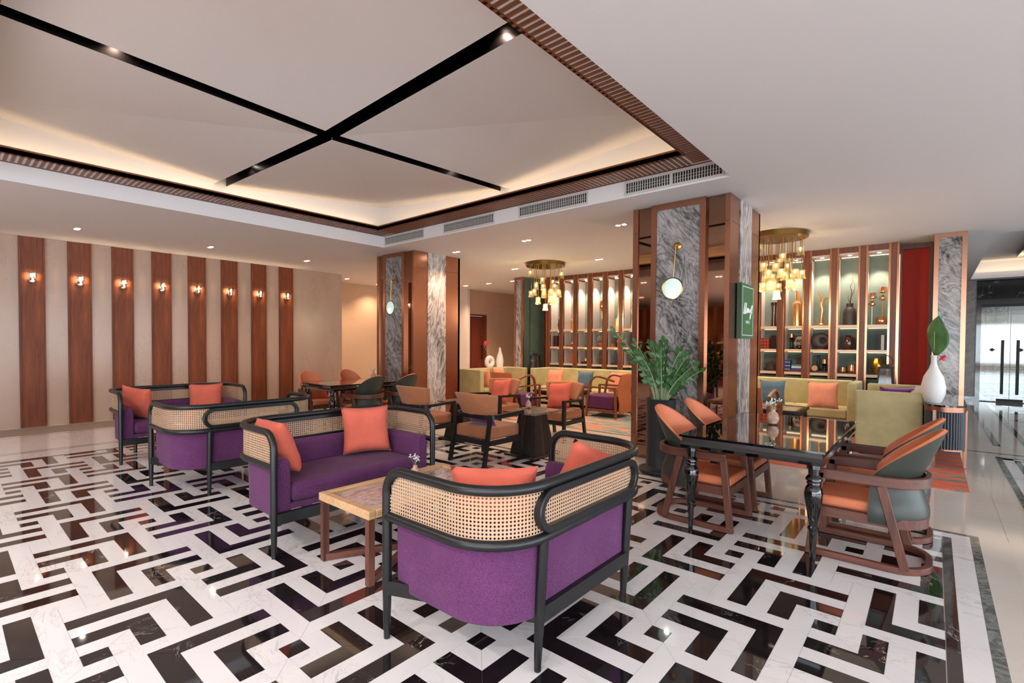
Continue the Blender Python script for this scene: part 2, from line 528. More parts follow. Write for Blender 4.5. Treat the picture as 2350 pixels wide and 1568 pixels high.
def pillow_mesh(name, mat, size=.42, thick=.13, seed=1, h=None):
    h = h or size; q = random.Random(seed); m = MB(); n = 14
    ph = [q.uniform(0, 6) for _ in range(6)]
    def side(sg):
        def fn(u, v):
            a = u * 2 - 1; b = v * 2 - 1
            ex = 1 - .07 * (1 - a * a) if abs(b) > .999 else 1
            x = a * (1 - .09 * (1 - abs(b) ** 2) * abs(a)); y = b * (1 - .09 * (1 - abs(a) ** 2) * abs(b))
            t = max(0, (1 - a ** 4) * (1 - b ** 4)) ** .55
            w = .05 * math.sin(5 * a + ph[0]) * math.sin(4 * b + ph[1]) + .03 * math.sin(9 * b + ph[2])
            return (x * size / 2, y * h / 2, sg * thick / 2 * t * (1 + w))
        return fn
    m.grid(side(1), n, n); m.grid(side(-1), n, n)
    me = m.mesh(name, mat, True)
    bm = bmesh.new(); bm.from_mesh(me); bmesh.ops.remove_doubles(bm, verts=bm.verts, dist=.0008)
    bmesh.ops.recalc_face_normals(bm, faces=bm.faces); bm.to_mesh(me); bm.free()
    for p in me.polygons: p.use_smooth = True
    return me
def put(o, loc, x_axis, y_axis):
    """orient an object: local x and y along the given world directions"""
    x = Vector(x_axis).normalized(); y = Vector(y_axis); y = (y - x * y.dot(x)).normalized(); z = x.cross(y)
    m = Matrix.Identity(4)
    for i, v in enumerate((x, y, z)): m.col[i][:3] = v
    o.rotation_euler = m.to_euler(); o.location = loc
    return o
# ------------------------------------------------------------------ floor
H = 3.27
W = .1073                       # inlay module
X0, Y0 = -2.40, 1.175           # inlay origin
MX0, MX1, MY0, MY1 = -8.60, 0.070, -0.40, 5.075
FT = .003                       # top of the inlaid marble

floor = tag(MB().box(-15, 10, -10, 30, -.06, 0).build('floor', 'marble_cream'), kind='structure')
tag(MB().box(MX0 - 3.1, .29, MY0 - .3, 5.30, -.01, .0012).build('inlay_bed', 'grout', floor))

def inset(poly, d):
    n = len(poly); out = []
    c = (sum(p[0] for p in poly) / n, sum(p[1] for p in poly) / n)
    lines = []
    for i in range(n):
        a = poly[i]; b = poly[(i + 1) % n]
        ex, ey = b[0] - a[0], b[1] - a[1]; L = math.hypot(ex, ey) or 1e-9
        nx, ny = -ey / L, ex / L
        if (c[0] - a[0]) * nx + (c[1] - a[1]) * ny < 0: nx, ny = -nx, -ny
        lines.append((a[0] + nx * d, a[1] + ny * d, ex, ey))
    for i in range(n):
        x1, y1, dx1, dy1 = lines[i - 1]; x2, y2, dx2, dy2 = lines[i]
        det = dx1 * dy2 - dy1 * dx2
        if abs(det) < 1e-9: out.append((x2, y2)); continue
        t = ((x2 - x1) * dy2 - (y2 - y1) * dx2) / det
        out.append((x1 + dx1 * t, y1 + dy1 * t))
    return out
def clip(poly, x0, x1, y0, y1):
    for ax, lim, sg in ((0, x0, 1), (0, x1, -1), (1, y0, 1), (1, y1, -1)):
        o = []
        for i in range(len(poly)):
            a, b = poly[i], poly[(i + 1) % len(poly)]
            da, db = (a[ax] - lim) * sg, (b[ax] - lim) * sg
            if da >= 0: o.append(a)
            if (da >= 0) != (db >= 0):
                t = da / (da - db); o.append((a[0] + (b[0] - a[0]) * t, a[1] + (b[1] - a[1]) * t))
        poly = o
        if len(poly) < 3: return []
    return poly
def ell(k, sx, sy):
    if k == 1: return [[(0, 0), (sx * W, 0), (sx * W, sy * W), (0, sy * W)]]
    a = [(k - 1, 0), (k, 0), (k, k), (k - 1, k - 1)]
    return [[(x * sx * W, y * sy * W) for x, y in a], [(y * sx * W, x * sy * W) for x, y in a]]
BLOCKS = [(0, -1, 1, 1), (1, 0, -1, -1), (7, 5, -1, 1), (6, 6, 1, -1)]
tile_cache = {}
pieces = []
for pa in range(-7, 4):
    for pb in range(-3, 5):
        for bi, (ox, oy, sx, sy) in enumerate(BLOCKS):
            bx, by = X0 + (ox + 12 * pa) * W, Y0 + (oy + 12 * pb) * W
            for kk in (1, 2, 3, 4, 5, 6):
                if kk == 1 and sx < 0: continue
                polys = ell(kk, sx, sy)
                wp = [[(x + bx, y + by) for x, y in p] for p in polys]
                full = all(MX0 <= x <= MX1 and MY0 <= y <= MY1 for p in wp for x, y in p)
                cl = [q for q in (clip(p, MX0, MX1, MY0, MY1) for p in wp) if len(q) > 2]
                if not cl: continue
                ccx = sum(x for p in cl for x, y in p) / sum(len(p) for p in cl)
                ccy = sum(y for p in cl for x, y in p) / sum(len(p) for p in cl)
                pieces.append((kk, bi, bx, by, polys, cl, full, ccx, ccy))
def seen(x, y):
    # rank by distance, things outside the field of view last
    a = math.degrees(math.atan2(x, y)) + 40.56
    d = math.hypot(x, y)
    return d + (100 if abs(a) > 47 or d * math.cos(R(a)) < 2.15 else 0)
cover = set()
for ox, oy, sx, sy in BLOCKS:
    for a in range(6):
        for b in range(6):
            cover.add(((ox + (a if sx > 0 else -a - 1)) % 12, (oy + (b if sy > 0 else -b - 1)) % 12))
for a in range(12):
    for b in range(12):
        if (a, b) in cover: continue
        for pa in range(-7, 4):
            for pb in range(-3, 5):
                bx, by = X0 + (a + 12 * pa) * W, Y0 + (b + 12 * pb) * W
                polys = [[(0, 0), (W, 0), (W, W), (0, W)]]
                cl = clip([(x + bx, y + by) for x, y in polys[0]], MX0, MX1, MY0, MY1)
                if len(cl) > 2: pieces.append((2, 9, bx, by, polys, [cl], len(cl) == 4 and bx > MX0 and bx + W < MX1 and by > MY0 and by + W < MY1, bx + W / 2, by + W / 2))
pieces.sort(key=lambda p: seen(p[7], p[8]))
cnt = {0: 0, 1: 0}
rest = {0: MB(), 1: MB()}
for kk, bi, bx, by, polys, cl, full, cx_, cy_ in pieces:
    blk = kk % 2
    if cnt[blk] < 298:
        cnt[blk] += 1
        nm, mt = ('black_marble_tile', 'marble_black') if blk else ('white_marble_tile', 'marble_white')
        if full:
            key = (kk, bi)
            if key not in tile_cache:
                m = MB()
                for p in polys: m.prism(inset(p, .0007), .0006, FT)
                tile_cache[key] = m.mesh(nm, mt)
            inst(tile_cache[key], nm, floor, (bx, by, 0))
        else:
            m = MB()
            for p in cl: m.prism(inset([(x - bx, y - by) for x, y in p], .0007), .0006, FT)
            o = m.build(nm, mt, floor); o.location = (bx, by, 0)
    else:
        for p in cl: rest[blk].prism(inset(p, .0007), .0006, FT)
tag(rest[1].build('black_marble_inlay', 'marble_black', floor), kind='stuff')
tag(rest[0].build('white_marble_inlay', 'marble_white', floor), kind='stuff')
def strip(name, mt, x0, x1, y0, y1, z1=FT):
    # border stones, cut into slabs
    L = x1 - x0 if x1 - x0 > y1 - y0 else y1 - y0
    n = max(1, round(L / 1.2)); vert = (y1 - y0) >= (x1 - x0)
    for i in range(n):
        if vert: a, b, c, d = x0, x1, y0 + L * i / n, y0 + L * (i + 1) / n
        else: a, b, c, d = x0 + L * i / n, x0 + L * (i + 1) / n, y0, y1
        MB().box(a + .0007, b - .0007, c + .0007, d - .0007, .0006, z1).build(name, mt, floor)
for nm, mt, a, b in (('black_border_slab', 'marble_black', .073, .127), ('white_border_slab', 'marble_white', .127, .237), ('green_border_slab', 'marble_green', .237, .29)):
    strip(nm, mt, a, b, MY0 - .2, 5.078 + a - .073)
    strip(nm, mt, MX0, b, 5.078 + a - .073, 5.078 + b - .073)
# border bands along the striped wall
strip('white_border_slab', 'marble_white', -9.10, MX0 - .06, MY0 - .3, 5.07)
strip('black_border_slab', 'marble_black', MX0 - .06, MX0, MY0 - .3, 5.07)
strip('black_border_slab', 'marble_black', -9.13, -9.10, MY0 - .3, 5.3)
strip('white_border_slab', 'marble_white', -9.20, -9.13, MY0 - .3, 5.3)
strip('black_border_slab', 'marble_black', -9.23, -9.20, MY0 - .3, 5.3)
strip('white_border_slab', 'marble_white', -10.66, -9.23, MY0 - .3, 5.3)
strip('black_border_slab', 'marble_black', -10.69, -10.66, MY0 - .3, 7)
strip('white_border_slab', 'marble_white', -10.80, -10.69, MY0 - .3, 7)
strip('black_border_slab', 'marble_black', -10.83, -10.80, MY0 - .3, 7)
# second inlaid field, lobby side
for nm, mt, a, b in (('green_border_slab', 'marble_green', .655, .71), ('white_border_slab', 'marble_white', .71, .82), ('black_border_slab', 'marble_black', .82, .875)):
    strip(nm, mt, a, b, 2, 9.30 - (a - .655))
    strip(nm, mt, a, 3.5, 9.30 - (b - .655), 9.30 - (a - .655))
strip('white_border_slab', 'marble_white', .875, 3.5, 6.0, 9.08)
strip('black_border_slab', 'marble_black', .36, 3.5, 9.58, 9.63)
for a in (.70, 1.05):
    strip('black_border_slab', 'marble_black', a, a + .08, 10.3, 17.9)
for i in range(9):
    for j in range(3):
        yy = 11.0 + i * .78; xx = 1.4 + j * .62 + (i % 2) * .31
        MB().prism([(xx - .16, yy), (xx, yy - .3), (xx + .16, yy), (xx, yy + .3)], .0006, FT).build('black_lozenge_tile', 'marble_black', floor)
# joints of the cream floor slabs
jm = MB()
for yy in (5.9, 6.7, 7.5, 8.3, 9.1): jm.box(-11.8, .62, yy - .001, yy + .001, 0, .0004)
for xx in (-10.2, -8.6, -7, -5.4, -3.8, -2.2, -.6, .46): jm.box(xx - .001, xx + .001, 5.32, 10, 0, .0004)
jm.build('slab_joint', 'grout', floor)

# ------------------------------------------------------------------ ceiling
CX0, CX1, CY0, CY1 = -7.85, -1.66, -.10, 5.46      # big coffer
LX0, LX1, LY0, LY1 = .70, 4.6, 10.85, 18.05         # lobby coffer
cm = MB()
for x0, x1, y0, y1 in ((-15, CX0, -10, 30), (CX0, CX1, -10, CY0), (CX0, CX1, CY1, 30), (CX1, LX0, -10, 30), (LX0, 10, -10, LY0), (LX0, LX1, LY1, 19.2), (LX1, 10, LY0, 19.2)):
    cm.box(x0, x1, y0, min(y1, 19.2), H, H + .06)
ceiling = tag(cm.build('ceiling', 'ceiling_white'), kind='structure')
ZS = 3.47
fm = MB()
fm.box(CX0 - .05, CX0, CY0 - .05, CY1 + .05, H + .06, 4.12); fm.box(CX1, CX1 + .05, CY0 - .05, CY1 + .05, H + .06, 4.12)
fm.box(CX0, CX1, CY0 - .05, CY0, H + .06, 4.12); fm.box(CX0, CX1, CY1, CY1 + .05, H + .06, 4.12)
fm.build('coffer_fascia', 'ceiling_white', ceiling)
BW = .37
IX0, IX1, IY0, IY1 = CX0 + BW, CX1 - BW, CY0 + BW, CY1 - BW
bm_ = MB()
for z0, z1 in ((3.478, 3.53),):
    bm_.box(CX0, IX0, CY0, CY1, z0, z1); bm_.box(IX1, CX1, CY0, CY1, z0, z1)
    bm_.box(IX0, IX1, CY0, IY0, z0, z1); bm_.box(IX0, IX1, IY1, CY1, z0, z1)
bm_.build('cove_shelf', 'ceiling_white', ceiling)
wm = MB()
t = .028
wm.box(IX0 - t, IX0, IY0 - t, IY1 + t, ZS, 3.55); wm.box(IX1, IX1 + t, IY0 - t, IY1 + t, ZS, 3.55)
wm.box(IX0, IX1, IY0 - t, IY0, ZS, 3.55); wm.box(IX0, IX1, IY1, IY1 + t, ZS, 3.55)
wm.build('cove_edge_board', 'cove_wood', ceiling)
wm = MB()
wm.box(CX0, CX0 + .02, CY0, CY1, ZS, 3.4775); wm.box(CX1 - .02, CX1, CY0, CY1, ZS, 3.4775)
wm.box(CX0 + .02, CX1 - .02, CY0, CY0 + .02, ZS, 3.4775); wm.box(CX0 + .02, CX1 - .02, CY1 - .02, CY1, ZS, 3.4775)
wm.build('slat_band_edge', 'cove_wood', ceiling)
PITCH, SW = .0585, .031
sl = MB().box(0, BW, -SW / 2, SW / 2, ZS, 3.4775).mesh('ceiling_slat', 'slat_wood_x')
n = int((CY1 - CY0 - .04) / PITCH)
for i in range(n):
    y = CY0 + .03 + i * PITCH
    inst(sl, 'ceiling_slat', ceiling, (CX0, y, 0))
    inst(sl, 'ceiling_slat', ceiling, (CX1 - BW, y, 0))
sy_ = MB().box(-SW / 2, SW / 2, 0, BW, ZS, 3.4775).mesh('ceiling_slat', 'slat_wood_y')
n = int((IX1 - IX0) / PITCH)
for i in range(n):
    inst(sy_, 'ceiling_slat', ceiling, (IX0 + .02 + i * PITCH, IY1, 0))
nm_ = MB()
for i in range(n):
    x = IX0 + .02 + i * PITCH; nm_.box(x - SW / 2, x + SW / 2, CY0, IY0, ZS, 3.4775)
tag(nm_.build('ceiling_slat_row', 'slat_wood_y', ceiling), kind='stuff')
# folded ceiling panels, four quadrants parted by black slots
GC = ((CX0 + CX1) / 2 - .08, (CY0 + CY1) / 2 + .01); g = .082
ZC, ZM, ZK = 3.65, 3.745, 4.0
for sx, ex in ((-1, CX0), (1, CX1)):
    for sy, ey in ((-1, CY0), (1, CY1)):
        a = (GC[0] + sx * g, GC[1] + sy * g, ZC); b = (ex, GC[1] + sy * g, ZM); c = (ex, ey, ZK); d = (GC[0] + sx * g, ey, ZM)
        up = lambda p: (p[0], p[1], p[2] + .03)
        m = MB(); m.add([a, b, c, d, up(a), up(b), up(c), up(d)], [(0, 1, 2), (0, 2, 3), (4, 6, 5), (4, 7, 6), (0, 4, 5, 1), (1, 5, 6, 2), (2, 6, 7, 3), (3, 7, 4, 0)])
        m.build('coffer_panel', 'ceiling_white', ceiling)
        # black liner on the two slot sides
        m = MB()
        for p, q in ((a, b), (a, d)):
            off = (0, -sy * .004) if p[1] == q[1] else (-sx * .004, 0)
            v = [(p[0] + off[0], p[1] + off[1], p[2] + .002), (q[0] + off[0], q[1] + off[1], q[2] + .002), (q[0] + off[0], q[1] + off[1], 4.0), (p[0] + off[0], p[1] + off[1], 4.0)]
            m.add(v, [(0, 1, 2, 3)])
        m.build('slot_liner', 'slot_metal', ceiling)
MB().box(GC[0] - g - .02, GC[0] + g + .02, CY0, CY1, 3.93, 3.95).box(CX0, CX1, GC[1] - g - .02, GC[1] + g + .02, 3.955, 3.97).build('slot_top', 'black_matte', ceiling)
MB().box(CX0 - .1, CX1 + .1, CY0 - .1, CY1 + .1, 4.12, 4.16).build('coffer_lid', 'black_matte', ceiling)
# small spots hidden inside the slots
for x, y in ((GC[0], .95), (GC[0], 4.55), (CX0 + .85, GC[1]), (CX1 - .85, GC[1])):
    t = thing('slot_spot', 'small black spotlight tucked inside the ceiling slot', 'light', (x, y, 3.93), 0, 'spots inside the ceiling slots')
    MB().cyl((0, 0, -.001), (0, 0, -.07), .03).build('can', 'black_matte', t, True)
    MB().lathe([(.022, -.073), (.022, -.071)], 14).build('lens', 'lamp_white', t)
    lamp('SPOT', (0, 0, -.08), 9, (1, .86, .76), t, .02, (0, 0, -1), 120, .5)
# cove strip lights lying on the shelf behind the edge board
COVE = (1.0, .70, .36)
for x, y, sx, sy, d in ((CX0 + .16, 2.68, .05, 5.2, (-.8, 0, .6)), (CX1 - .16, 2.68, .05, 5.2, (.8, 0, .6)), (-4.75, CY0 + .16, 5.6, .05, (0, -.8, .6)), (-4.75, CY1 - .16, 5.6, .05, (0, .8, .6))):
    o = area('cove_light', (x, y, 3.56), (max(sx, sy), .05), d, 5, COVE)
    # long side of the strip runs along the cove
    z = -Vector(d).normalized(); xa = Vector((0, 1, 0)) if sy > sx else Vector((1, 0, 0)); ya = z.cross(xa)
    mt_ = Matrix.Identity(4)
    for c_, v_ in enumerate((xa, ya, z)): mt_.col[c_][:3] = v_
    o.rotation_euler = mt_.to_euler()
# lobby coffer
lm = MB()
lm.box(LX0 - .04, LX0, LY0 - .04, LY1 + .04, H + .06, 3.75); lm.box(LX1, LX1 + .04, LY0, LY1, H + .06, 3.75)
lm.box(LX0, LX1, LY0 - .04, LY0, H + .06, 3.75); lm.box(LX0, LX1, LY1, LY1 + .04, H + .06, 3.75)
lm.box(LX0 - .04, LX1 + .04, LY0 - .04, LY1 + .04, 3.72, 3.76)
lm.build('lobby_coffer', 'ceiling_white', ceiling)
MB().box(LX0, LX1, LY1 - .16, LY1, H, H + .05).build('lobby_cove_edge', 'ceiling_white', ceiling)
area('lobby_cove_light', (2.6, LY1 - .1, 3.4), (3.6, .05), (0, -.3, 1), 7, COVE)
MB().box(1.45, 1.55, 13.2, 16.8, 3.62, 3.719).build('lobby_slot', 'black_gloss', ceiling)

# ------------------------------------------------------------------ walls
XW = -11.82
wall_left = tag(MB().box(XW - .2, XW, -10, 6.94, 0, H).build('wall_left', 'marble_wall'), kind='structure')
pm = MB()
pm.box(0, .03, 0, .33, 0, H - .004)
pm.box(.03, .045, 0, .022, 0, H - .004); pm.box(.03, .045, .308, .33, 0, H - .004)
panel = pm.mesh('teak_panel', 'teak')
for i in range(8):
    inst(panel, 'teak_panel', wall_left, (XW, .925 + i * .6245, .001))
jm = MB()
for zz in (.8, 1.6, 2.4):
    jm.box(XW, XW + .0008, -5, 6.94, zz, zz + .002)
jm.build('wall_joint', 'grout', wall_left)
tag(MB().box(-13.6, -13.4, 6.0, 11.3, 0, H).build('wall_recess', 'paint_beige'), kind='structure')
tag(MB().box(-13.6, -12.02, 6.74, 6.94, 0, H).build('wall_return', 'paint_beige'), kind='structure')
tag(MB().box(-13.6, -11.6, 11.3, 11.42, 0, H).build('wall_pier', 'paint_white'), kind='structure')
wd = tag(MB().box(-11.95, -11.75, 11.42, 11.44, 0, H).box(-11.95, -11.75, 12.36, 16, 0, H).box(-11.95, -11.75, 11.44, 12.36, 2.46, H).build('wall_door', 'tile_pink'), kind='structure')
jm = MB()
for zz in (.9, 1.8, 2.7): jm.box(-11.75, -11.749, 12.4, 16, zz, zz + .004)
for yy in (12.95, 13.9, 14.8): jm.box(-11.75, -11.749, yy, yy + .004, 0, H)
jm.build('tile_joint', 'paint_white', wd)
d1 = tag(MB().box(-11.86, -11.82, 11.50, 12.27, 0, 2.40).build('door_1', 'door_wood'), kind='structure')
MB().box(-11.87, -11.735, 11.44, 11.50, 0, 2.46).box(-11.87, -11.735, 12.30, 12.36, 0, 2.46).box(-11.87, -11.735, 11.50, 12.30, 2.41, 2.46).build('door_frame', 'door_wood', d1)
MB().bar((-11.78, 12.18, .95), (-11.78, 12.18, 1.42), .03, .03).bar((-11.82, 12.18, 1.0), (-11.78, 12.18, 1.0), .02, .02).bar((-11.82, 12.18, 1.37), (-11.78, 12.18, 1.37), .02, .02).build('door_handle', 'black_matte', d1)
tag(MB().box(-11.95, -8.4, 16, 16.2, 0, H).build('wall_far', 'tile_pink'), kind='structure')
# back wall behind the display shelves, and the two flanking panels
tag(MB().box(-8.32, .36, 11.16, 11.36, 0, H).build('wall_back', 'dark_green_wall'), kind='structure')
def flank(x0, x1, side, nm):
    o = tag(MB().box(x0 + .05, x1 - .05, 11.10, 11.13, 0, H - .09).build(nm, 'red_panel'), kind='structure')
    MB().box(x0, x0 + .05, 11.04, 11.16, 0, H).box(x1 - .05, x1, 11.04, 11.16, 0, H).box(x0 + .05, x1 - .05, 11.04, 11.16, H - .09, H).build('panel_frame', 'shelf_teak', o)
    return o
flank(-.50, -.04, 1, 'trim_1'); flank(-8.30, -7.97, -1, 'trim_2')
# cove light strip beside the red panel (grazes the panel from the shelf end)
MB().box(-.49, -.485, 11.02, 11.04, .3, 3.1).build('light_strip', 'led_warm', bpy.data.objects['trim_1'])
area('panel_strip_light', (-.455, 11.06, 1.7), (2.9, .02), (.9, .45, 0), 9, (1, .62, .28)).rotation_euler = (0, R(90), R(205))
wg = tag(MB().box(-8.36, -8.30, 10.52, 11.16, 0, H).build('wall_alcove', 'dark_green_wall'), kind='structure')

# closing walls out of view: right-hand window wall, rear wall, lobby side
wr = MB()
wr.box(9.5, 9.7, -10, 19.2, 0, .3); wr.box(9.5, 9.7, -10, 19.2, 3.0, H)
for a, b in ((-10, -7.2), (-3.2, -2.4), (1.6, 2.4), (6.4, 7.2), (11.2, 19.2)):
    wr.box(9.5, 9.7, a, b, .3, 3.0)
wall_right = tag(wr.build('wall_right', 'paint_white'), kind='structure')
for i, yy in enumerate((-5.2, -0.4, 4.4, 9.2)):
    w = tag(MB().box(9.60, 9.61, yy - 2, yy + 2, .3, 3.0).build('window_%d' % (i + 1), 'door_glass'), kind='structure')
    m = MB()
    for q in (-2, -.67, .67, 2): m.box(9.56, 9.65, yy + q - .03, yy + q + .03, .3, 3.0)
    m.box(9.56, 9.65, yy - 2, yy + 2, .3, .36); m.box(9.56, 9.65, yy - 2, yy + 2, 2.94, 3.0)
    m.build('window_frame', 'black_matte', w)
wz = MB()
wz.box(-15, -3.1, -10.2, -10, 0, H); wz.box(.7, 1.1, -10.2, -10, 0, H); wz.box(4.9, 5.3, -10.2, -10, 0, H); wz.box(9.1, 9.7, -10.2, -10, 0, H)
for a, b in ((-3.1, .7), (1.1, 4.9), (5.3, 9.1)): wz.box(a, b, -10.2, -10, 0, .3); wz.box(a, b, -10.2, -10, 3.0, H)
tag(wz.build('wall_rear', 'paint_beige'), kind='structure')
for i, xx in enumerate((-1.2, 3.0, 7.2)):  # unseen rear windows, added to carry the extra daylight from behind
    w = tag(MB().box(xx - 1.9, xx + 1.9, -10.11, -10.10, .3, 3.0).build('window_%d' % (i + 5), 'door_glass'), kind='structure')
    m = MB()
    for q in (-1.9, -.63, .63, 1.9): m.box(xx + q - .03, xx + q + .03, -10.15, -10.06, .3, 3.0)
    m.build('window_frame', 'black_matte', w)
# ------------------------------------------------------------------ clad columns
def column(label, x0, x1, y0, y1, stone, sconce=True):
    t = thing('clad_column', label, 'column', ((x0 + x1) / 2, (y0 + y1) / 2, 0))
    w, d = x1 - x0, y1 - y0
    hx, hy = w / 2, d / 2
    h = H - .002
    z0 = .001
    MB().box(-hx + .05, hx - .05, -hy + .05, hy - .05, z0, h).build('core', 'black_matte', t)
    # front face (-y): mirrors, raised granite panel in a copper frame
    cw = .072
    m = MB()
    m.box(-hx, -hx + cw, -hy, -hy + .06, z0, h); m.box(hx - .055, hx, -hy, -hy + .06, z0, h)
    m.build('corner_trim', 'copper', t)
    fw = .345
    for s in (-1, 1):
        a, b = (-hx + cw, -fw) if s < 0 else (fw, hx - .055)
        MB().box(a, b, -hy + .02, -hy + .05, z0, h).build('mirror_panel', 'mirror_bronze', t)
    m = MB()
    yf = -hy - .035
    m.box(-fw, -fw + .07, yf, -hy + .05, z0, h); m.box(fw - .07, fw, yf, -hy + .05, z0, h); m.box(-fw + .07, fw - .07, yf, -hy + .05, h - .075, h)
    m.build('panel_frame', 'copper', t)
    MB().box(-fw + .07, fw - .07, yf + .02, -hy + .05, z0, h - .075).build('stone_panel', stone, t)
    # right face (+x): copper, raised stone strip, copper
    m = MB(); m.box(hx - .06, hx, -hy + .06, -.265, z0, h); m.box(hx - .06, hx, .205, hy, z0, h); m.build('side_cladding', 'copper', t)
    MB().box(hx - .06, hx + .012, -.265, .205, z0, h).build('stone_strip', stone + '_pale', t)
    m = MB()
    m.box(-hx, -hx + .05, -hy + .06, hy, z0, h); m.box(-hx, hx, hy - .05, hy, z0, h)
    m.build('rear_cladding', 'copper', t)
    # cladding joints
    m = MB()
    for zz in (2.95, .32):
        m.box(hx - .001, hx + .0008, -hy + .06, -.265, zz, zz + .004); m.box(hx - .001, hx + .0008, .205, hy, zz, zz + .004)
        m.box(-hx, -hx + cw, -hy - .0008, -hy, zz, zz + .004); m.box(hx - .055, hx, -hy - .0008, -hy, zz, zz + .004)
    m.build('cladding_joint', 'black_matte', t)
    if sconce:
        s = thing('disc_wall_lamp', 'brass rod wall lamp with glowing disc on the column ' + label.split(' standing ')[1], 'lamp', ((x0 + x1) / 2, y0 - .015, 0))
        MB().lathe([(.048, 0), (.048, .012), (.03, .02)], 20).build('wall_plate', 'brass', s, True)
        o = s.children[0]; o.rotation_euler = (PI / 2, 0, 0); o.location = (0, 0, 2.72)
        MB().cyl((0, -.02, 2.72), (0, -.06, 2.72), .014).build('bracket', 'brass', s, True)
        MB().cyl((0, -.06, 2.73), (-.03, -.06, 2.32), .006).build('rod', 'brass', s, True)
        ring = [(-.04 + .132 * math.cos(a), -.06, 2.19 + .132 * math.sin(a)) for a in [2 * PI * k / 40 for k in range(40)]]
        MB().tube(ring, .008, 8, True).build('rim', 'brass', s, True)
        m = MB().lathe([(.0, -.022), (.06, -.02), (.11, -.012), (.128, 0), (.11, .012), (.06, .02), (.0, .022)], 32)
        o = m.build('glass_disc', 'disc_glow', s, True); o.rotation_euler = (PI / 2, 0, 0); o.location = (-.04, -.06, 2.19)
        m = MB().lathe([(0, 0), (.025, .004), (.026, .012), (0, .014)], 16)
        o = m.build('bulb', 'lamp_white', s, True); o.rotation_euler = (PI / 2, 0, 0); o.location = (-.045, -.083, 2.12)
    return t
column('square column clad in copper, mirror and dark grey granite standing beside the planter', -3.06, -1.83, 6.03, 7.31, 'granite')
column('square column clad in copper, mirror and grey granite standing behind the far dining table', -8.81, -7.60, 5.97, 7.18, 'granite')

def slim_column(label, x0, x1, y0, y1, stone):
    t = thing('slim_column', label, 'column', ((x0 + x1) / 2, y0, 0)); hx = (x1 - x0) / 2; d = y1 - y0; h = H - .002
    MB().box(-hx + .02, hx - .02, .04, d, .001, h).build('core', 'dark_green_wall', t)
    m = MB(); m.box(-hx, -hx + .06, 0, .05, .001, h); m.box(hx - .06, hx, 0, .05, .001, h); m.box(-hx + .06, hx - .06, 0, .05, h - .07, h)
    m.build('copper_frame', 'copper', t)
    MB().box(-hx + .06, hx - .06, .012, .05, .001, h - .07).build('stone_panel', stone, t)
slim_column('slim grey granite pier with copper frame beside the red panel and white bottle vase', -.03, .36, 10.32, 11.155, 'granite')
slim_column('slim grey granite pier with copper frame beside the dark green alcove wall', -8.68, -8.37, 10.22, 11.155, 'granite_pale')

# sign on the near column
sg = thing('wall_sign', 'green rectangular sign with white script lettering on the column side', 'sign', (-1.818, 6.55, 1.91))
MB().box(0, .05, -.262, .262, -.335, .335).build('board', 'sign_green_dark', sg)
MB().box(.05, .054, -.262, .262, -.335, .335).build('face', 'sign_green', sg)
m = MB()
for z in (-.295, .295): m.box(.054, .056, -.225, .225, z - .004, z + .004)
for y in (-.225, .225): m.box(.054, .056, y - .0025, y + .0025, -.295, .295)
m.build('border_line', 'sign_white', sg)
def stroke(pts, r=.008):
    q = []
    for i in range(len(pts) - 1):
        for t in range(5):
            u = t / 5
            p0 = pts[max(i - 1, 0)]; p1 = pts[i]; p2 = pts[i + 1]; p3 = pts[min(i + 2, len(pts) - 1)]
            q.append(tuple(.5 * (2 * b + (c - a) * u + (2 * a - 5 * b + 4 * c - d) * u * u + (3 * b - a - 3 * c + d) * u ** 3) for a, b, c, d in zip(p0, p1, p2, p3)))
    q.append(pts[-1])
    return MB().tube([(.055, a, b) for a, b in q], r, 6)
m = stroke([(-.13, .10), (-.17, .0), (-.185, -.03), (-.15, -.03), (-.10, .04), (-.07, .10), (-.11, -.02), (-.07, -.02), (-.04, .04), (-.045, -.015), (0, .04), (-.005, -.015), (.03, .03), (.05, .0), (.06, -.015), (.10, .03), (.10, -.01), (.13, .045), (.17, .08), (.18, .06), (.13, -.02), (.10, -.08), (.085, -.09), (.10, -.04), (.17, -.005)])
m.build('lettering', 'sign_white', sg, True)
tx = bpy.data.curves.new('small_lettering', 'FONT'); tx.body = 'MUSICE'; tx.size = .05; tx.align_x = 'CENTER'; tx.extrude = .001
tx.materials.append(MATS['sign_white'])
o = bpy.data.objects.new('small_lettering', tx); COL.objects.link(o); o.parent = sg; o.location = (.055, 0, -.15); o.rotation_euler = (PI / 2, 0, PI / 2)
dg = bpy.context.evaluated_depsgraph_get()
me = bpy.data.meshes.new_from_object(o.evaluated_get(dg)); loc, rot = o.location.copy(), o.rotation_euler.copy()
bpy.data.objects.remove(o)
o = inst(me, 'small_lettering', sg, loc, rot)

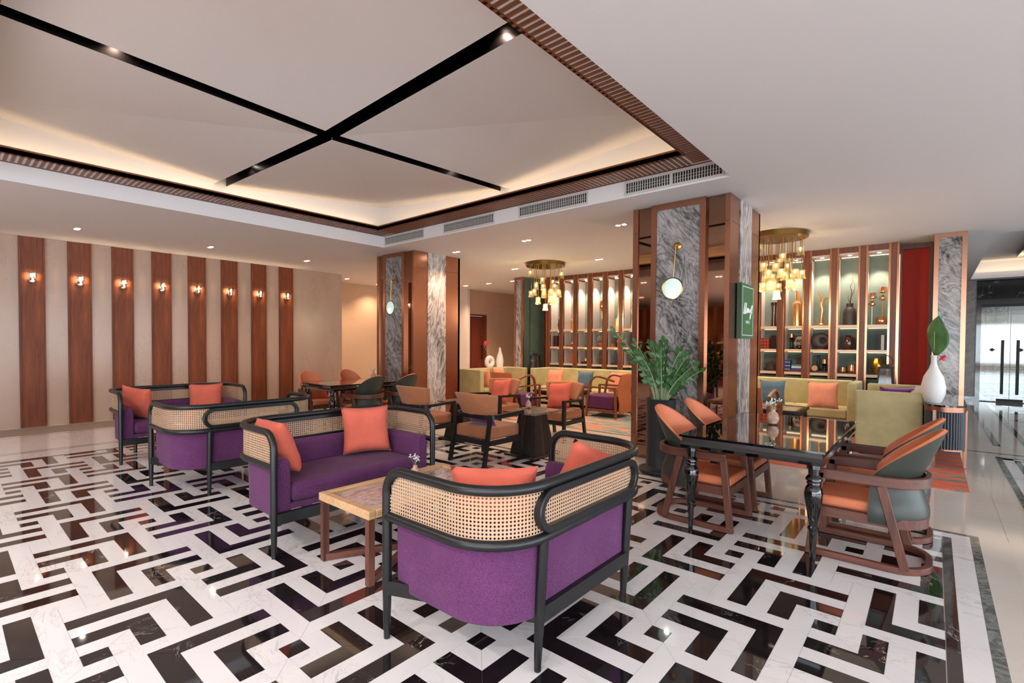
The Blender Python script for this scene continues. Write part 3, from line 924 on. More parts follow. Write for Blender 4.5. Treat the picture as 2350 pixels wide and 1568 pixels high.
# ------------------------------------------------------------------ air grilles in the coffer fascia
def grille(label, x0, x1):
    t = thing('air_grille', label, 'vent', ((x0 + x1) / 2, CY1, 3.375), 0, 'air grilles in the far ceiling fascia')
    w = (x1 - x0) / 2; h = .085
    m = MB(); b = .026
    m.box(-w, w, -.012, 0, -h, -h + b); m.box(-w, w, -.012, 0, h - b, h); m.box(-w, -w + b, -.012, 0, -h + b, h - b); m.box(w - b, w, -.012, 0, -h + b, h - b)
    if x0 > -3: m.box(-.012, .012, -.012, 0, -h + b, h - b)
    m.build('frame', 'vent_grey', t)
    MB().box(-w + b, w - b, -.002, -.001, -h + b, h - b).build('backing', 'vent_black', t)
    m = MB(); n = int(2 * w / .031)
    for i in range(1, n):
        x = -w + b + (2 * w - 2 * b) * i / n; m.box(x - .0042, x + .0042, -.010, -.003, -h + b, h - b)
    m.build('vertical_fins', 'vent_grey', t)
    m = MB()
    for z in (-.02, .012): m.box(-w + b, w - b, -.006, -.004, z - .0018, z + .0018)
    m.build('horizontal_fins', 'vent_grey', t)
for q, (a, b) in zip(('first', 'second', 'third', 'fourth'), ((-7.80, -6.66), (-6.17, -5.03), (-4.56, -3.40), (-2.89, -1.72))):
    grille('white slotted air grille in the ceiling fascia, %s counted from the striped wall' % q, a, b)

# ------------------------------------------------------------------ recessed downlights
def downlight():
    t = thing('downlight', 'x', 'light', (0, 0, H), 0)
    m = MB(); m.box(-.11, .11, -.06, .06, -.004, -.0005); m.build('trim', 'paint_white', t)
    for s in (-1, 1):
        MB().lathe([(.033, -.0075), (.033, -.004)], 16, (s * .05, 0, 0)).build('lens', 'lamp_white', t)
    return t
dl = downlight()
spots = [(-10.35, 1.48, 0, 'striped wall'), (-10.36, 3.38, 0, 'striped wall'), (-10.45, 5.30, 0, 'striped wall'),
         (-7.11, 6.62, 1, 'x'), (-5.37, 6.64, 1, 'x'), (-3.57, 6.65, 1, 'x'), (-7.63, 9.0, 2, 'x'), (-5.38, 9.08, 2, 'x'), (-3.4, 9.1, 2, 'x'),
         (-11.08, 10.72, 3, 'x'), (-10.12, 10.74, 3, 'x'), (-9.16, 10.72, 3, 'x'), (-12.5, 7.5, 4, 'x'), (-12.9, 8.8, 4, 'x')]
lab = ['warm twin ceiling downlight along the striped wall', 'warm twin ceiling downlight between the copper columns',
       'warm twin ceiling downlight above the lounge rug', 'warm twin ceiling downlight in the corridor', 'small warm downlight over the beige recess']
grp = ['downlights along the striped wall', 'downlights between the columns', 'downlights over the lounge', 'corridor downlights', 'recess downlights']
tails = ['farthest from the recess', 'middle of three', 'nearest the recess', 'nearest the far column', 'midway', 'nearest the planter column', 'nearest the alcove', 'midway', 'nearest the planter column',
         'nearest the door', 'middle of three', 'nearest the granite pier', 'nearer the striped wall', 'farther in']
WARM = (1.0, .66, .42)
for i, (x, y, gi, _) in enumerate(spots):
    o = dl if i == 0 else copy_tree(dl)
    o.location = (x, y, H); tag(o, lab[gi] + ', ' + tails[i], 'light', grp[gi])
    pw = (36, 75, 85, 130, 60)[gi]
    lamp('SPOT', (0, 0, -.03), pw, WARM, o, .06, (0, 0, -1), 125, .8)
# unseen downlights added behind the viewpoint as soft overhead fill
for yy in (-1.2, -3.4, -5.4):
    for xx in (-8.5, -6.4, -4.3, -2.2, -.1, 2.0, 4.1):
        o = copy_tree(dl)
        for c in list(o.children):
            if c.type == 'LIGHT': bpy.data.objects.remove(c)
        o.location = (xx, yy, H); tag(o, 'unseen neutral white fill downlight added in the ceiling between bar and coffer', 'light', 'added fill downlights before the bar')
        lamp('SPOT', (0, 0, -.03), 50 if xx < -5 else 112, (1, .95, .93), o, .08, (0, 0, -1), 150, .6)

# ------------------------------------------------------------------ sconces on the teak strips
def sconce():
    t = thing('wall_sconce', 'x', 'lamp')
    o = MB().lathe([(.042, 0), (.042, .012)], 20).build('wall_plate', 'chrome', t, True); o.rotation_euler = (0, PI / 2, 0); o.location = (0, 0, -.07)
    MB().cyl((.01, 0, -.07), (.085, 0, -.07), .012).build('arm', 'chrome', t, True)
    MB().lathe([(.034, -.085), (.036, -.05), (.03, -.045)], 18, (.085, 0, 0)).build('holder', 'chrome', t, True)
    MB().lathe([(.03, -.045), (.055, -.02), (.058, .03), (.05, .065), (.045, .065), (.052, .03), (.049, -.018), (.026, -.04)], 8, (.085, 0, 0)).build('glass_shade', 'clear_glass', t)
    b = MB().lathe([(.0, -.03), (.016, -.02), (.018, .015), (.008, .035), (0, .038)], 12, (.085, 0, 0)).build('bulb', 'bulb_warm', t, True)
    return t
sc0 = sconce()
order = ['first', 'second', 'third', 'fourth', 'fifth', 'sixth', 'seventh', 'eighth']
for i in range(8):
    o = sc0 if i == 0 else copy_tree(sc0)
    o.location = (XW + .045, .925 + i * .6245 + .165, 2.60)
    tag(o, 'glass wall sconce on the %s teak strip counted from the beige recess' % order[7 - i], 'lamp', 'sconces on the teak strips')
    lamp('POINT', (.055, 0, .0), 3.2, (1, .74, .46), o, .015)

# ------------------------------------------------------------------ entrance end of the lobby
we = tag(MB().box(.36, .86, 18.4, 18.9, 0, H).box(.86, 9.5, 18.4, 18.6, 2.72, H).box(4.6, 9.5, 18.4, 18.6, 0, 2.72).build('wall_entrance', 'travertine'), kind='structure')
MB().box(.855, .95, 18.36, 18.62, 0, H).box(.95, 4.6, 18.36, 18.62, 2.62, H).box(.36, .855, 18.37, 18.40, 0, .12).build('marble_surround', 'marble_black_top', we)
tag(MB().box(.34, .36, 11.16, 18.4, 0, H).build('wall_lobby', 'travertine'), kind='structure')
dd = tag(MB().box(.95, 1.52, 18.47, 18.485, .02, 2.55).build('door_2', 'door_glass'), kind='structure')
MB().box(1.53, 2.2, 18.47, 18.485, .02, 2.55).build('glass_leaf', 'door_glass', dd)
MB().box(2.21, 4.6, 18.47, 18.485, .02, 2.55).build('glass_leaf', 'door_glass', dd)
MB().box(.95, 4.6, 18.45, 18.5, 2.55, 2.62).build('door_head', 'black_matte', dd)
for x in (1.38, 1.67):
    MB().bar((x, 18.42, .22), (x, 18.42, 1.66), .05, .05).build('pull_handle', 'black_matte', dd)
MB().box(1.28, 1.78, 18.44, 18.5, .02, .09).build('floor_lock', 'black_matte', dd)
for x in (1.05, 1.24, 1.47, 1.85): MB().box(x - .012, x + .012, 18.505, 18.53, 0, 2.55).build('mullion', 'black_matte', dd)
MB().box(.95, 4.6, 18.488, 18.49, 1.30, 1.50).build('frosted_band', 'outside_wall', dd)
for x in (1.18, 1.72): MB().prism([(x - .06, 0), (x, -.05), (x + .06, 0), (x, .05)], 0, .002).build('diamond_sticker', 'black_matte', dd)
for o in dd.children:
    if o.name.startswith('diamond'): o.rotation_euler = (PI / 2, 0, 0); o.location = (0, 18.468, 1.4)
bx = thing('bronze_box_lamp', 'bronze box lamp with a bright end beyond the glass entrance doors', 'lamp', (1.24, 18.9, 1.53))
MB().box(-.21, .21, -.1, .1, .05, .30).build('box', 'bronze', bx, bevel=.02)
MB().box(-.22, .22, -.11, .11, 0, .05).build('base', 'bronze', bx)
MB().lathe([(0, -.004), (.03, 0), (.03, .01), (0, .01)], 16).build('bulb', 'lamp_white', bx).location = (-.17, -.11, .18)
bx.children[-1].rotation_euler = (PI / 2, 0, 0)
MB().cyl((0, 0, -1.53), (0, 0, 0), .02).build('post', 'black_matte', bx)
# outside
tag(MB().box(-3, 9, 19.2, 34, -.05, -.01).build('terrace', 'outside_ground'), kind='structure')
fn = thing('louvre_fence', 'dark horizontal louvre fence outside the glass entrance', 'fence', (2.2, 23, 0))
for i in range(14): MB().box(-2.8, 3.5, -.02, .02, .2 + i * .085, .225 + i * .085).build('slat', 'black_matte', fn)
for x in (-2.8, -.9, .9, 3.4): MB().box(x - .03, x + .03, -.04, .04, 0, 1.45).build('post', 'black_matte', fn)
hs = thing('neighbour_building', 'pale plastered building seen beyond the entrance doors', 'building', (3, 32, 0))
MB().box(-6, 8, 0, .3, 0, 7).build('wall', 'outside_wall', hs)
for i in range(34): MB().add([(-6, -.06, .2 + i * .2), (8, -.06, .2 + i * .2), (8, 0, .39 + i * .2), (-6, 0, .39 + i * .2), (-6, 0, .2 + i * .2), (8, 0, .2 + i * .2)], [(0, 1, 2, 3), (0, 4, 5, 1)]).build('siding_board', 'outside_wall', hs)
MB().add([(-3, -.2, 3.6), (4, -.2, 3.6), (2.4, -.2, 5.2), (-1.4, -.2, 5.2), (-3, 0, 3.6), (4, 0, 3.6), (2.4, 0, 5.2), (-1.4, 0, 5.2)], [(0, 1, 2, 3), (4, 7, 6, 5), (0, 4, 5, 1), (1, 5, 6, 2), (2, 6, 7, 3), (3, 7, 4, 0)]).build('gable', 'book_white', hs)
bn = thing('stone_bench', 'long grey upholstered bench outside the entrance doors', 'bench', (1.6, 20.6, 0))
MB().box(-.9, .9, -.4, .4, .25, .45).build('seat', 'stone_bench', bn, bevel=.03)
MB().box(-.75, .75, -.3, .3, 0, .25).build('plinth', 'black_matte', bn)
def bush(label, x, y, z, rx, rz, n, seed, sz=.16):
    t = thing('shrub', label, 'shrub', (x, y, 0)); q = random.Random(seed); m = MB()
    for _ in range(n):
        while True:
            a = Vector((q.uniform(-1, 1), q.uniform(-1, 1), q.uniform(-1, 1)))
            if a.length < 1: break
        p = Vector((a.x * rx, a.y * rx, z + a.z * rz)); d = Vector((q.uniform(-1, 1), q.uniform(-1, 1), q.uniform(-.3, 1))).normalized(); e = d.orthogonal().normalized()
        m.add([p, p + d * sz * .5 + e * sz * .22, p + d * sz, p + d * sz * .5 - e * sz * .22], [(0, 1, 2, 3)])
    tag(m.build('foliage', 'foliage', t), kind='stuff')
    MB().cyl((0, 0, 0), (0, 0, z), .05, .03, 8).build('trunk', 'twig', t)
bush('leafy green tree behind the louvre fence outside', 1.15, 24.5, 2.4, .75, .75, 1100, 3, .26)
bush('low clipped green hedge in front of the pale building', 2.6, 25.5, .7, 1.2, .5, 700, 5, .3)
bush('pale flowering bush right of the tree outside the entrance', 3.2, 28.6, 1.9, .8, .6, 400, 6, .25)
# ------------------------------------------------------------------ cane sofas
def make_sofa():
    t = thing('cane_sofa', 'x', 'sofa')
    w, yf, yb, r = 1.41, -.38, .38, .30
    zt, zm = .862, .625
    path = upath(w, yf, yb, r)
    # top rail: rises from the front legs, bends back and runs round
    bend = .12
    pts = [(-w / 2, yf, .60), (-w / 2, yf, zt - bend)]
    for k in range(1, 7):
        a = PI / 2 * k / 6; pts.append((-w / 2, yf + bend - bend * math.cos(a), zt - bend + bend * math.sin(a)))
    mid = [(x, y, zt) for x, y, _, _ in path if not (abs(abs(x) - w / 2) < 1e-6 and y < yf + bend + .02)]
    pts = pts + mid + [(-x, y, z) for x, y, z in reversed(pts)]
    MB().tube(pts, .0245, 12).build('top_rail', 'black_frame', t, True)
    MB().tube([(x, y, zm) for x, y, _, _ in path], .0245, 12).build('middle_rail', 'black_frame', t, True)
    for s in (-1, 1):
        MB().tube([(s * w / 2, yf, 0.001), (s * w / 2, yf, .30), (s * w / 2, yf, .62)], [.016, .024, .0245], 12).build('leg', 'black_frame', t, True)
        x = s * (w / 2 - r)
        MB().tube([(x, yb - .03, 0.001), (x, yb - .02, .28), (x, yb, .62)], [.016, .025, .0245], 12).build('leg', 'black_frame', t, True)
        MB().bar((s * w / 2, yf, .265), (x, yb - .02, .265), .035, .07).build('side_stretcher', 'black_frame', t)
    MB().bar((-w / 2, yf + .005, .265), (w / 2, yf + .005, .265), .04, .075).build('front_stretcher', 'black_frame', t)
    MB().bar((-(w / 2 - r), yb - .02, .265), (w / 2 - r, yb - .02, .265), .04, .075).build('back_stretcher', 'black_frame', t)
    # stadium ring on the back
    sr = (zt - zm) / 2 - .018; zc = (zt + zm) / 2; sx = .47 - sr; ring = []
    for k in range(13): a = -PI / 2 + PI * k / 12; ring.append((sx + sr * math.cos(a), zc + sr * math.sin(a)))
    for k in range(13): a = PI / 2 + PI * k / 12; ring.append((-sx + sr * math.cos(a), zc + sr * math.sin(a)))
    m = MB(); n = len(ring); th = .034
    vs = []
    for i in range(n):
        a, b = ring[i - 1], ring[(i + 1) % n]; dx, dz = b[0] - a[0], b[1] - a[1]; L = math.hypot(dx, dz)
        nx, nz = dz / L, -dx / L; x, z = ring[i]
        for o, y in ((0, -.02), (0, .032), (-th, .032), (-th, -.02)): vs.append((x + nx * o, yb + y, z + nz * o))
    m.add(vs, [(i * 4 + k, i * 4 + (k + 1) % 4, ((i + 1) % n) * 4 + (k + 1) % 4, ((i + 1) % n) * 4 + k) for i in range(n) for k in range(4)])
    m.build('back_ring', 'black_frame', t, bevel=.005)
    # woven cane with real holes, following the rail plan
    fine = upath(w, yf + .02, yb, r, 16)
    L = [0]
    for i in range(1, len(fine)): L.append(L[-1] + math.hypot(fine[i][0] - fine[i - 1][0], fine[i][1] - fine[i - 1][1]))
    def P(s):
        for i in range(1, len(L)):
            if s <= L[i] or i == len(L) - 1:
                u = (s - L[i - 1]) / (L[i] - L[i - 1]); a, b = fine[i - 1], fine[i]
                return a[0] + (b[0] - a[0]) * u, a[1] + (b[1] - a[1]) * u
    p = .0176; nu = int(L[-1] / p); p = L[-1] / nu; z0 = zm + .024; nv = 11; pz = (zt - .024 - z0) / nv; hr = .30
    m = MB(); cache = {}
    def pt(s, z):
        x, y = P(s); return (x, y, z)
    oct_ = [(math.cos(PI / 4 * k + PI / 8), math.sin(PI / 4 * k + PI / 8)) for k in range(8)]
    sq = [(.5, .21), (.21, .5), (-.21, .5), (-.5, .21), (-.5, -.21), (-.21, -.5), (.21, -.5), (.5, -.21)]
    for i in range(nu):
        s0 = (i + .5) * p; e = min(s0, L[-1] - s0)
        for j in range(nv):
            zc_ = z0 + (j + .5) * pz
            if e < bend - .03:
                dd_ = math.hypot(e - bend + .01, max(0, zc_ - (zt - bend)))
                if zc_ > zt - bend and dd_ > bend - .025: continue
            o = len(m.v)
            cr = [(.5, .5), (-.5, .5), (-.5, -.5), (.5, -.5)]
            ring = [pt(s0 + a * p, zc_ + b * pz) for a, b in sq]; inn = [pt(s0 + a * p * hr, zc_ + b * pz * hr) for a, b in oct_]; cor = [pt(s0 + a * p, zc_ + b * pz) for a, b in cr]
            m.v.extend(ring + inn + cor)
            for k in range(8): m.f.append((o + k, o + (k + 1) % 8, o + 8 + (k + 1) % 8, o + 8 + k))
            for k, (a, b) in enumerate(((0, 1), (2, 3), (4, 5), (6, 7))): m.f.append((o + a, o + 16 + k, o + b))
    tag(m.build('cane_webbing', 'cane', t), label='woven natural cane webbing')
    # upholstery
    up = upath(w - .07, yf + .035, yb - .03, r - .02, 10)
    prof = [(0, .25), (.004, .59), (-.012, .655), (-.035, .672), (-.075, .668), (-.10, .635), (-.105, .30), (-.10, .25)]
    MB().sweep(up, prof).build('upholstered_shell', 'purple_fabric', t, bevel=.012)
    inn = upath(w - .28, yf + .03, yb - .14, r - .10, 10)
    poly = [(x, y) for x, y, _, _ in inn]
    base = [(x, y) for x, y, _, _ in upath(w - .12, yf + .03, yb - .06, r - .04, 10)]
    MB().prism(base, .305, .345).build('seat_base', 'purple_fabric', t)
    n = len(poly); m = MB()
    cx = sum(a for a, b in poly) / n; cy = sum(b for a, b in poly) / n
    m.prism([(a, b - (.012 if b < yf + .1 else 0)) for a, b in poly], .346, .485)
    m.build('seat_cushion', 'purple_fabric', t, bevel=.045, seg=5)
    return t
sofa = make_sofa()
sofa.location = (-1.70, 2.175, FT); sofa.rotation_euler = (0, 0, -PI / 2)
tag(sofa, 'purple sofa with black bentwood and cane back, turned away, beside the marble coffee table', 'sofa', 'cane back sofas')
sofa_b = dup(sofa, (-3.81, 2.205, FT), PI / 2, 'purple cane back sofa facing the marble coffee table with one coral pillow at each end', 'cane back sofas')
sofa_c = dup(sofa, (-5.73, 2.135, FT), -PI / 2, 'purple cane back sofa backing onto the sofa at the coffee table', 'cane back sofas')
sofa_d = dup(sofa, (-7.79, 2.14, FT), PI / 2, 'purple cane back sofa in front of the teak striped wall', 'cane back sofas')

pil = [pillow_mesh('throw_pillow', 'coral_fabric', .43, .15, s) for s in (1, 2, 3)]
def pillow(label, loc, xa, ya, mesh=None, grp='coral throw pillows on the cane sofas', sc=1):
    o = bpy.data.objects.new('throw_pillow', mesh or pil[rnd.randrange(3)]); COL.objects.link(o)
    put(o, loc, xa, ya); o.scale = (sc, sc, sc)
    return tag(o, label, 'pillow', grp)
ZP = .49 + .205
def lean(deg, d):   # up vector leaning towards horizontal direction d
    a = R(deg); return (d[0] * math.sin(a), d[1] * math.sin(a), math.cos(a))
# near sofa (faces -x)
pillow('coral pillow lying against the near arm of the turned away cane sofa', (-1.655, 1.805, ZP), (.76, .65, 0), lean(15, (.65, -.76)))
pillow('coral pillow in the far corner of the turned away cane sofa', (-1.60, 2.60, ZP - .03), (.45, .80, -.35), lean(20, (.7, -.2)))
# second sofa (faces +x)
pillow('coral pillow standing at the near arm of the cane sofa facing the coffee table', (-3.83, 1.71, ZP + .01), (1, .02, 0), lean(22, (-.1, -.95)))
pillow('coral pillow standing against the back of the cane sofa facing the coffee table', (-3.93, 2.55, ZP + .01), (.35, .93, 0), lean(16, (-.93, .35)))
pillow('coral pillow behind the rail of the sofa backing onto the coffee table sofa', (-5.66, 1.70, ZP - .05), (.85, -.5, 0), lean(20, (.5, -.85)))
pillow('coral pillow at the striped wall sofa, nearest its near arm', (-7.86, 1.70, ZP), (-.85, -.5, .1), lean(20, (-.4, -.8)))
pillow('coral pillow at the striped wall sofa, against its cane back', (-7.94, 2.52, ZP - .01), (.3, .95, 0), lean(16, (-.95, .3)))

# ------------------------------------------------------------------ coffee tables between the sofas
def make_coffee():
    t = thing('coffee_table', 'x', 'table'); hx, hy, h = .30, .56, .47
    m = MB(); b = .055
    m.box(-hx, hx, -hy, -hy + b, h - .055, h); m.box(-hx, hx, hy - b, hy, h - .055, h); m.box(-hx, -hx + b, -hy + b, hy - b, h - .055, h); m.box(hx - b, hx, -hy + b, hy - b, h - .055, h)
    m.build('tray_rim', 'oak', t, bevel=.006)
    MB().box(-hx + b, hx - b, -hy + b, hy - b, h - .05, h - .02).build('stone_top', 'marble_table', t)
    for sx in (-1, 1):
        for sy in (-1, 1):
            x, y = sx * (hx - .03), sy * (hy - .03)
            MB().bar((x, y, .001), (x, y, h - .055), .042, .042).build('leg', 'walnut', t)
    MB().bar((-hx + .03, -hy + .03, .025), (hx - .03, hy - .03, .025), .04, .044).build('cross_brace', 'walnut_y', t)
    MB().bar((hx - .03, -hy + .03, .025), (-hx + .03, hy - .03, .025), .04, .043).build('cross_brace', 'walnut_y', t)
    MB().box(-hx + .06, hx - .06, -hy + .1, hy - .1, h - .085, h - .055).build('apron', 'walnut', t)
    return t
ct = make_coffee(); ct.location = (-2.88, 2.25, FT)
tag(ct, 'low oak rimmed coffee table with veined marble top between the nearest purple sofas', 'table', 'marble coffee tables')
ct2 = dup(ct, (-6.88, 2.22, FT), 0, 'low oak rimmed coffee table mostly hidden behind the sofa before the striped wall', 'marble coffee tables')

# small bud vases with dried flowers
def make_budvase():
    t = thing('bud_vase', 'x', 'vase')
    MB().lathe([(.022, 0), (.036, .01), (.043, .045), (.036, .08), (.016, .1), (.017, .115), (.011, .115), (.01, .1)], 20).build('vase_body', 'bud_ceramic', t, True)
    q = random.Random(4); m = MB(); fl = MB()
    for i in range(9):
        a = q.uniform(0, 2 * PI); s = q.uniform(.015, .05); z = q.uniform(.15, .19)
        p = (s * math.cos(a), s * math.sin(a), z); m.tube([(0, 0, .1), (p[0] * .4, p[1] * .4, .14), p], .0012, 5)
        for _ in range(4):
            c = (p[0] + q.uniform(-.012, .012), p[1] + q.uniform(-.012, .012), z + q.uniform(-.008, .012))
            fl.lathe([(0.001, -.006), (.0065, 0), (.001, .006)], 7, c)
    m.build('stems', 'stem_green', t)
    fl.build('blossoms', 'petal_white', t)
    m = MB(); m.tube([(0, 0, .1), (.03, .02, .15), (.08, .03, .16), (.1, .035, .15)], .001, 5); m.build('twig', 'twig', t)
    return t
k = NT('bud_ceramic').set(Roughness=.5)
k.color(k.ramp(k.noise(k.coords(), 18, 3), [(.42, rgb(176, 138, 116)), (.52, rgb(206, 174, 152)), (.62, rgb(140, 92, 70))]))
bv = make_budvase(); bv.location = (-2.98, 2.36, FT + .451)
tag(bv, 'small bud vase with dried white blossoms on the oak rimmed coffee table', 'vase', 'bud vases')
# ------------------------------------------------------------------ black dining tables on turned legs
def make_dining(L):
    t = thing('dining_table', 'x', 'table'); hx, hy, h = .50, L / 2, .775
    m = MB()
    pr = [(0, h), (.0, h - .012), (-.022, h - .022), (-.016, h - .05), (-.006, h - .075), (-.012, h - .10), (-.05, h - .10), (-.05, h)]
    rect = [(-hx, -hy, -1, -1), (hx, -hy, 1, -1), (hx, hy, 1, 1), (-hx, hy, -1, 1)]
    m.sweep(rect, [(o * 1.0, z) for o, z in pr], closed=True)
    m.build('moulded_edge', 'black_lacquer', t)
    MB().box(-hx + .045, hx - .045, -hy + .045, hy - .045, h - .03, h - .001).build('table_top', 'table_gloss', t)
    prof = [(.045, .675), (.045, .645), (.036, .642), (.034, .60), (.04, .592), (.052, .575), (.052, .565), (.038, .556), (.044, .548), (.044, .538), (.036, .533), (.05, .512), (.058, .475), (.056, .44), (.046, .38), (.036, .31), (.028, .255), (.026, .245), (.035, .235), (.035, .222), (.026, .215), (.026, .205), (.016, .002)]
    prof = prof[::-1]
    for sx in (-1, 1):
        for sy in (-1, 1):
            MB().lathe(prof, 20, (sx * (hx - .075), sy * (hy - .075), 0)).build('turned_leg', 'black_lacquer', t, True)
    return t
plain('table_gloss', rgb(20, 15, 14), .03, coat=1.0)
dt = make_dining(1.80); dt.location = (-1.04, 4.76, FT)
tag(dt, 'black lacquered dining table with turned legs beside the planter column', 'table', 'black dining tables')
dt2 = make_dining(1.66); dt2.location = (-8.08, 5.07, 0)
tag(dt2, 'black lacquered dining table with turned legs before the far copper column', 'table', 'black dining tables')
b2 = dup(bv, (-1.10, 4.93, FT + .775), 1, 'speckled bud vase with white blossoms on the near black dining table', 'bud vases'); b2.scale = (1.2, 1.2, 1.2)
b3 = dup(bv, (-8.3, 5.55, .775), 2, 'bud vase with dry flowers on the far black dining table', 'bud vases'); b3.scale = (1.2, 1.2, 1.2)

# ------------------------------------------------------------------ orange and green dining chairs
def make_chair():
    t = thing('dining_chair', 'x', 'chair')
    hw = .262
    # floor runner: U closed at the back
    run = upath(2 * hw, -.34, .335, .20, 8)
    MB().sweep(run, [(-.02, .001), (-.02, .045), (.02, .045), (.02, .001)]).build('floor_runner', 'walnut_y', t, bevel=.004)
    for s in (-1, 1):
        MB().bar((s * hw, -.325, .002), (s * hw, -.265, .60), .036, .05, (0, 1, 0), .036, .055).build('front_leg', 'walnut', t, bevel=.004)
        MB().bar((s * hw, .215, .03), (s * hw, .085, .56), .034, .05, (0, 1, 0), .034, .055).build('rear_leg', 'walnut', t, bevel=.004)
    # arm band wrapping round the back
    arm = upath(2 * hw, -.285, .325, .23, 10)
    MB().sweep(arm, [(-.018, .555), (-.018, .625), (.018, .625), (.018, .555)]).build('arm_band', 'walnut_y', t, bevel=.006)
    # seat frame and seat
    fr = upath(2 * hw - .03, -.30, .325, .22, 10)
    MB().sweep(fr, [(-.03, .285), (-.03, .35), (.005, .35), (.005, .285)]).build('seat_frame', 'walnut_y', t)
    MB().bar((-hw, -.295, .318), (hw, -.295, .318), .04, .066).build('front_rail', 'walnut', t)
    sp = [(x, y) for x, y, _, _ in upath(2 * hw - .075, -.31, .27, .19, 8)]
    MB().prism(sp, .352, .425).build('seat_cushion', 'orange_leather', t, bevel=.022, seg=3)
    # tulip shell back, green outside and orange inside
    def shell(off, zlo):
        def fn(u, v):
            th = (u - .5) * 2 * R(100)
            c = math.cos(th * .9)
            ztop = .60 + .335 * max(0, c) ** .85
            z = zlo + (ztop - zlo) * v
            if z < .59:
                k = (z - .3) / .29
                rr = .268 + .012 * math.sin(PI * min(1, k * 1.6)) - .05 * k * k
                ly = 0
            else:
                k = (z - .59) / .33
                rr = .218 + .035 * math.sin(PI * .5 * k)
                ly = .095 * k ** 1.1
            rr += off
            fl = 1.0 if z > .59 else .97
            return (rr * math.sin(th) * fl, .06 + rr * math.cos(th) * 1.0 + ly, z)
        return fn
    NU, NV = 32, 16
    m = MB().grid(shell(0, .30), NU, NV); m.build('outer_shell', 'green_leather', t, True)
    def both(off, zlo):
        return shell(off, zlo)
    m = MB().grid(shell(-.028, .40), NU, NV); m.build('inner_back', 'orange_leather', t, True)
    # rim joining the two
    a, b = shell(.002, .30), shell(-.03, .40)
    m = MB(); rim = []
    for i in range(NU + 1):
        p, q = Vector(a(i / NU, 1)), Vector(b(i / NU, 1)); mid_ = (p + q) / 2 + Vector((0, 0, .010))
        rim += [p, mid_, q]
    m.add(rim, [(i * 3 + k, i * 3 + k + 1, (i + 1) * 3 + k + 1, (i + 1) * 3 + k) for i in range(NU) for k in range(2)])
    m.build('rim', 'orange_leather', t, True)
    m = MB()
    for u in (0, 1):
        ed = []
        for j in range(NV + 1): ed += [a(u, j / NV), b(u, j / NV)]
        m.add(ed, [(j * 2, j * 2 + 1, j * 2 + 3, j * 2 + 2) for j in range(NV)])
    m.build('side_edge', 'orange_leather', t, True)
    return t
ch = make_chair()
CL = 'orange and green dining chair '
ch.location = (-.335, 4.345, FT); ch.rotation_euler = (0, 0, -PI / 2)
tag(ch, CL + 'on the lobby side, farther from the lime sofa', 'chair', 'orange and green dining chairs')
for x, y, rz, l in ((-.335, 5.02, -PI / 2, 'on the lobby side, nearer the lime sofa end'), (-1.525, 4.33, PI / 2, 'standing in front of the tall planter'), (-1.525, 5.03, PI / 2, 'between the planter chair and the near copper column'),
                    (-8.72, 4.60, PI / 2, 'at the far table, wall side, nearer the sofas'), (-8.72, 5.42, PI / 2, 'at the far table, wall side, nearer the column'),
                    (-7.42, 4.78, -PI / 2, 'with green back turned out, far table, nearer the sofas'), (-7.42, 5.50, -PI / 2, 'with green back turned out, far table, nearer the column')):
    dup(ch, (x, y, FT), rz, CL + l)

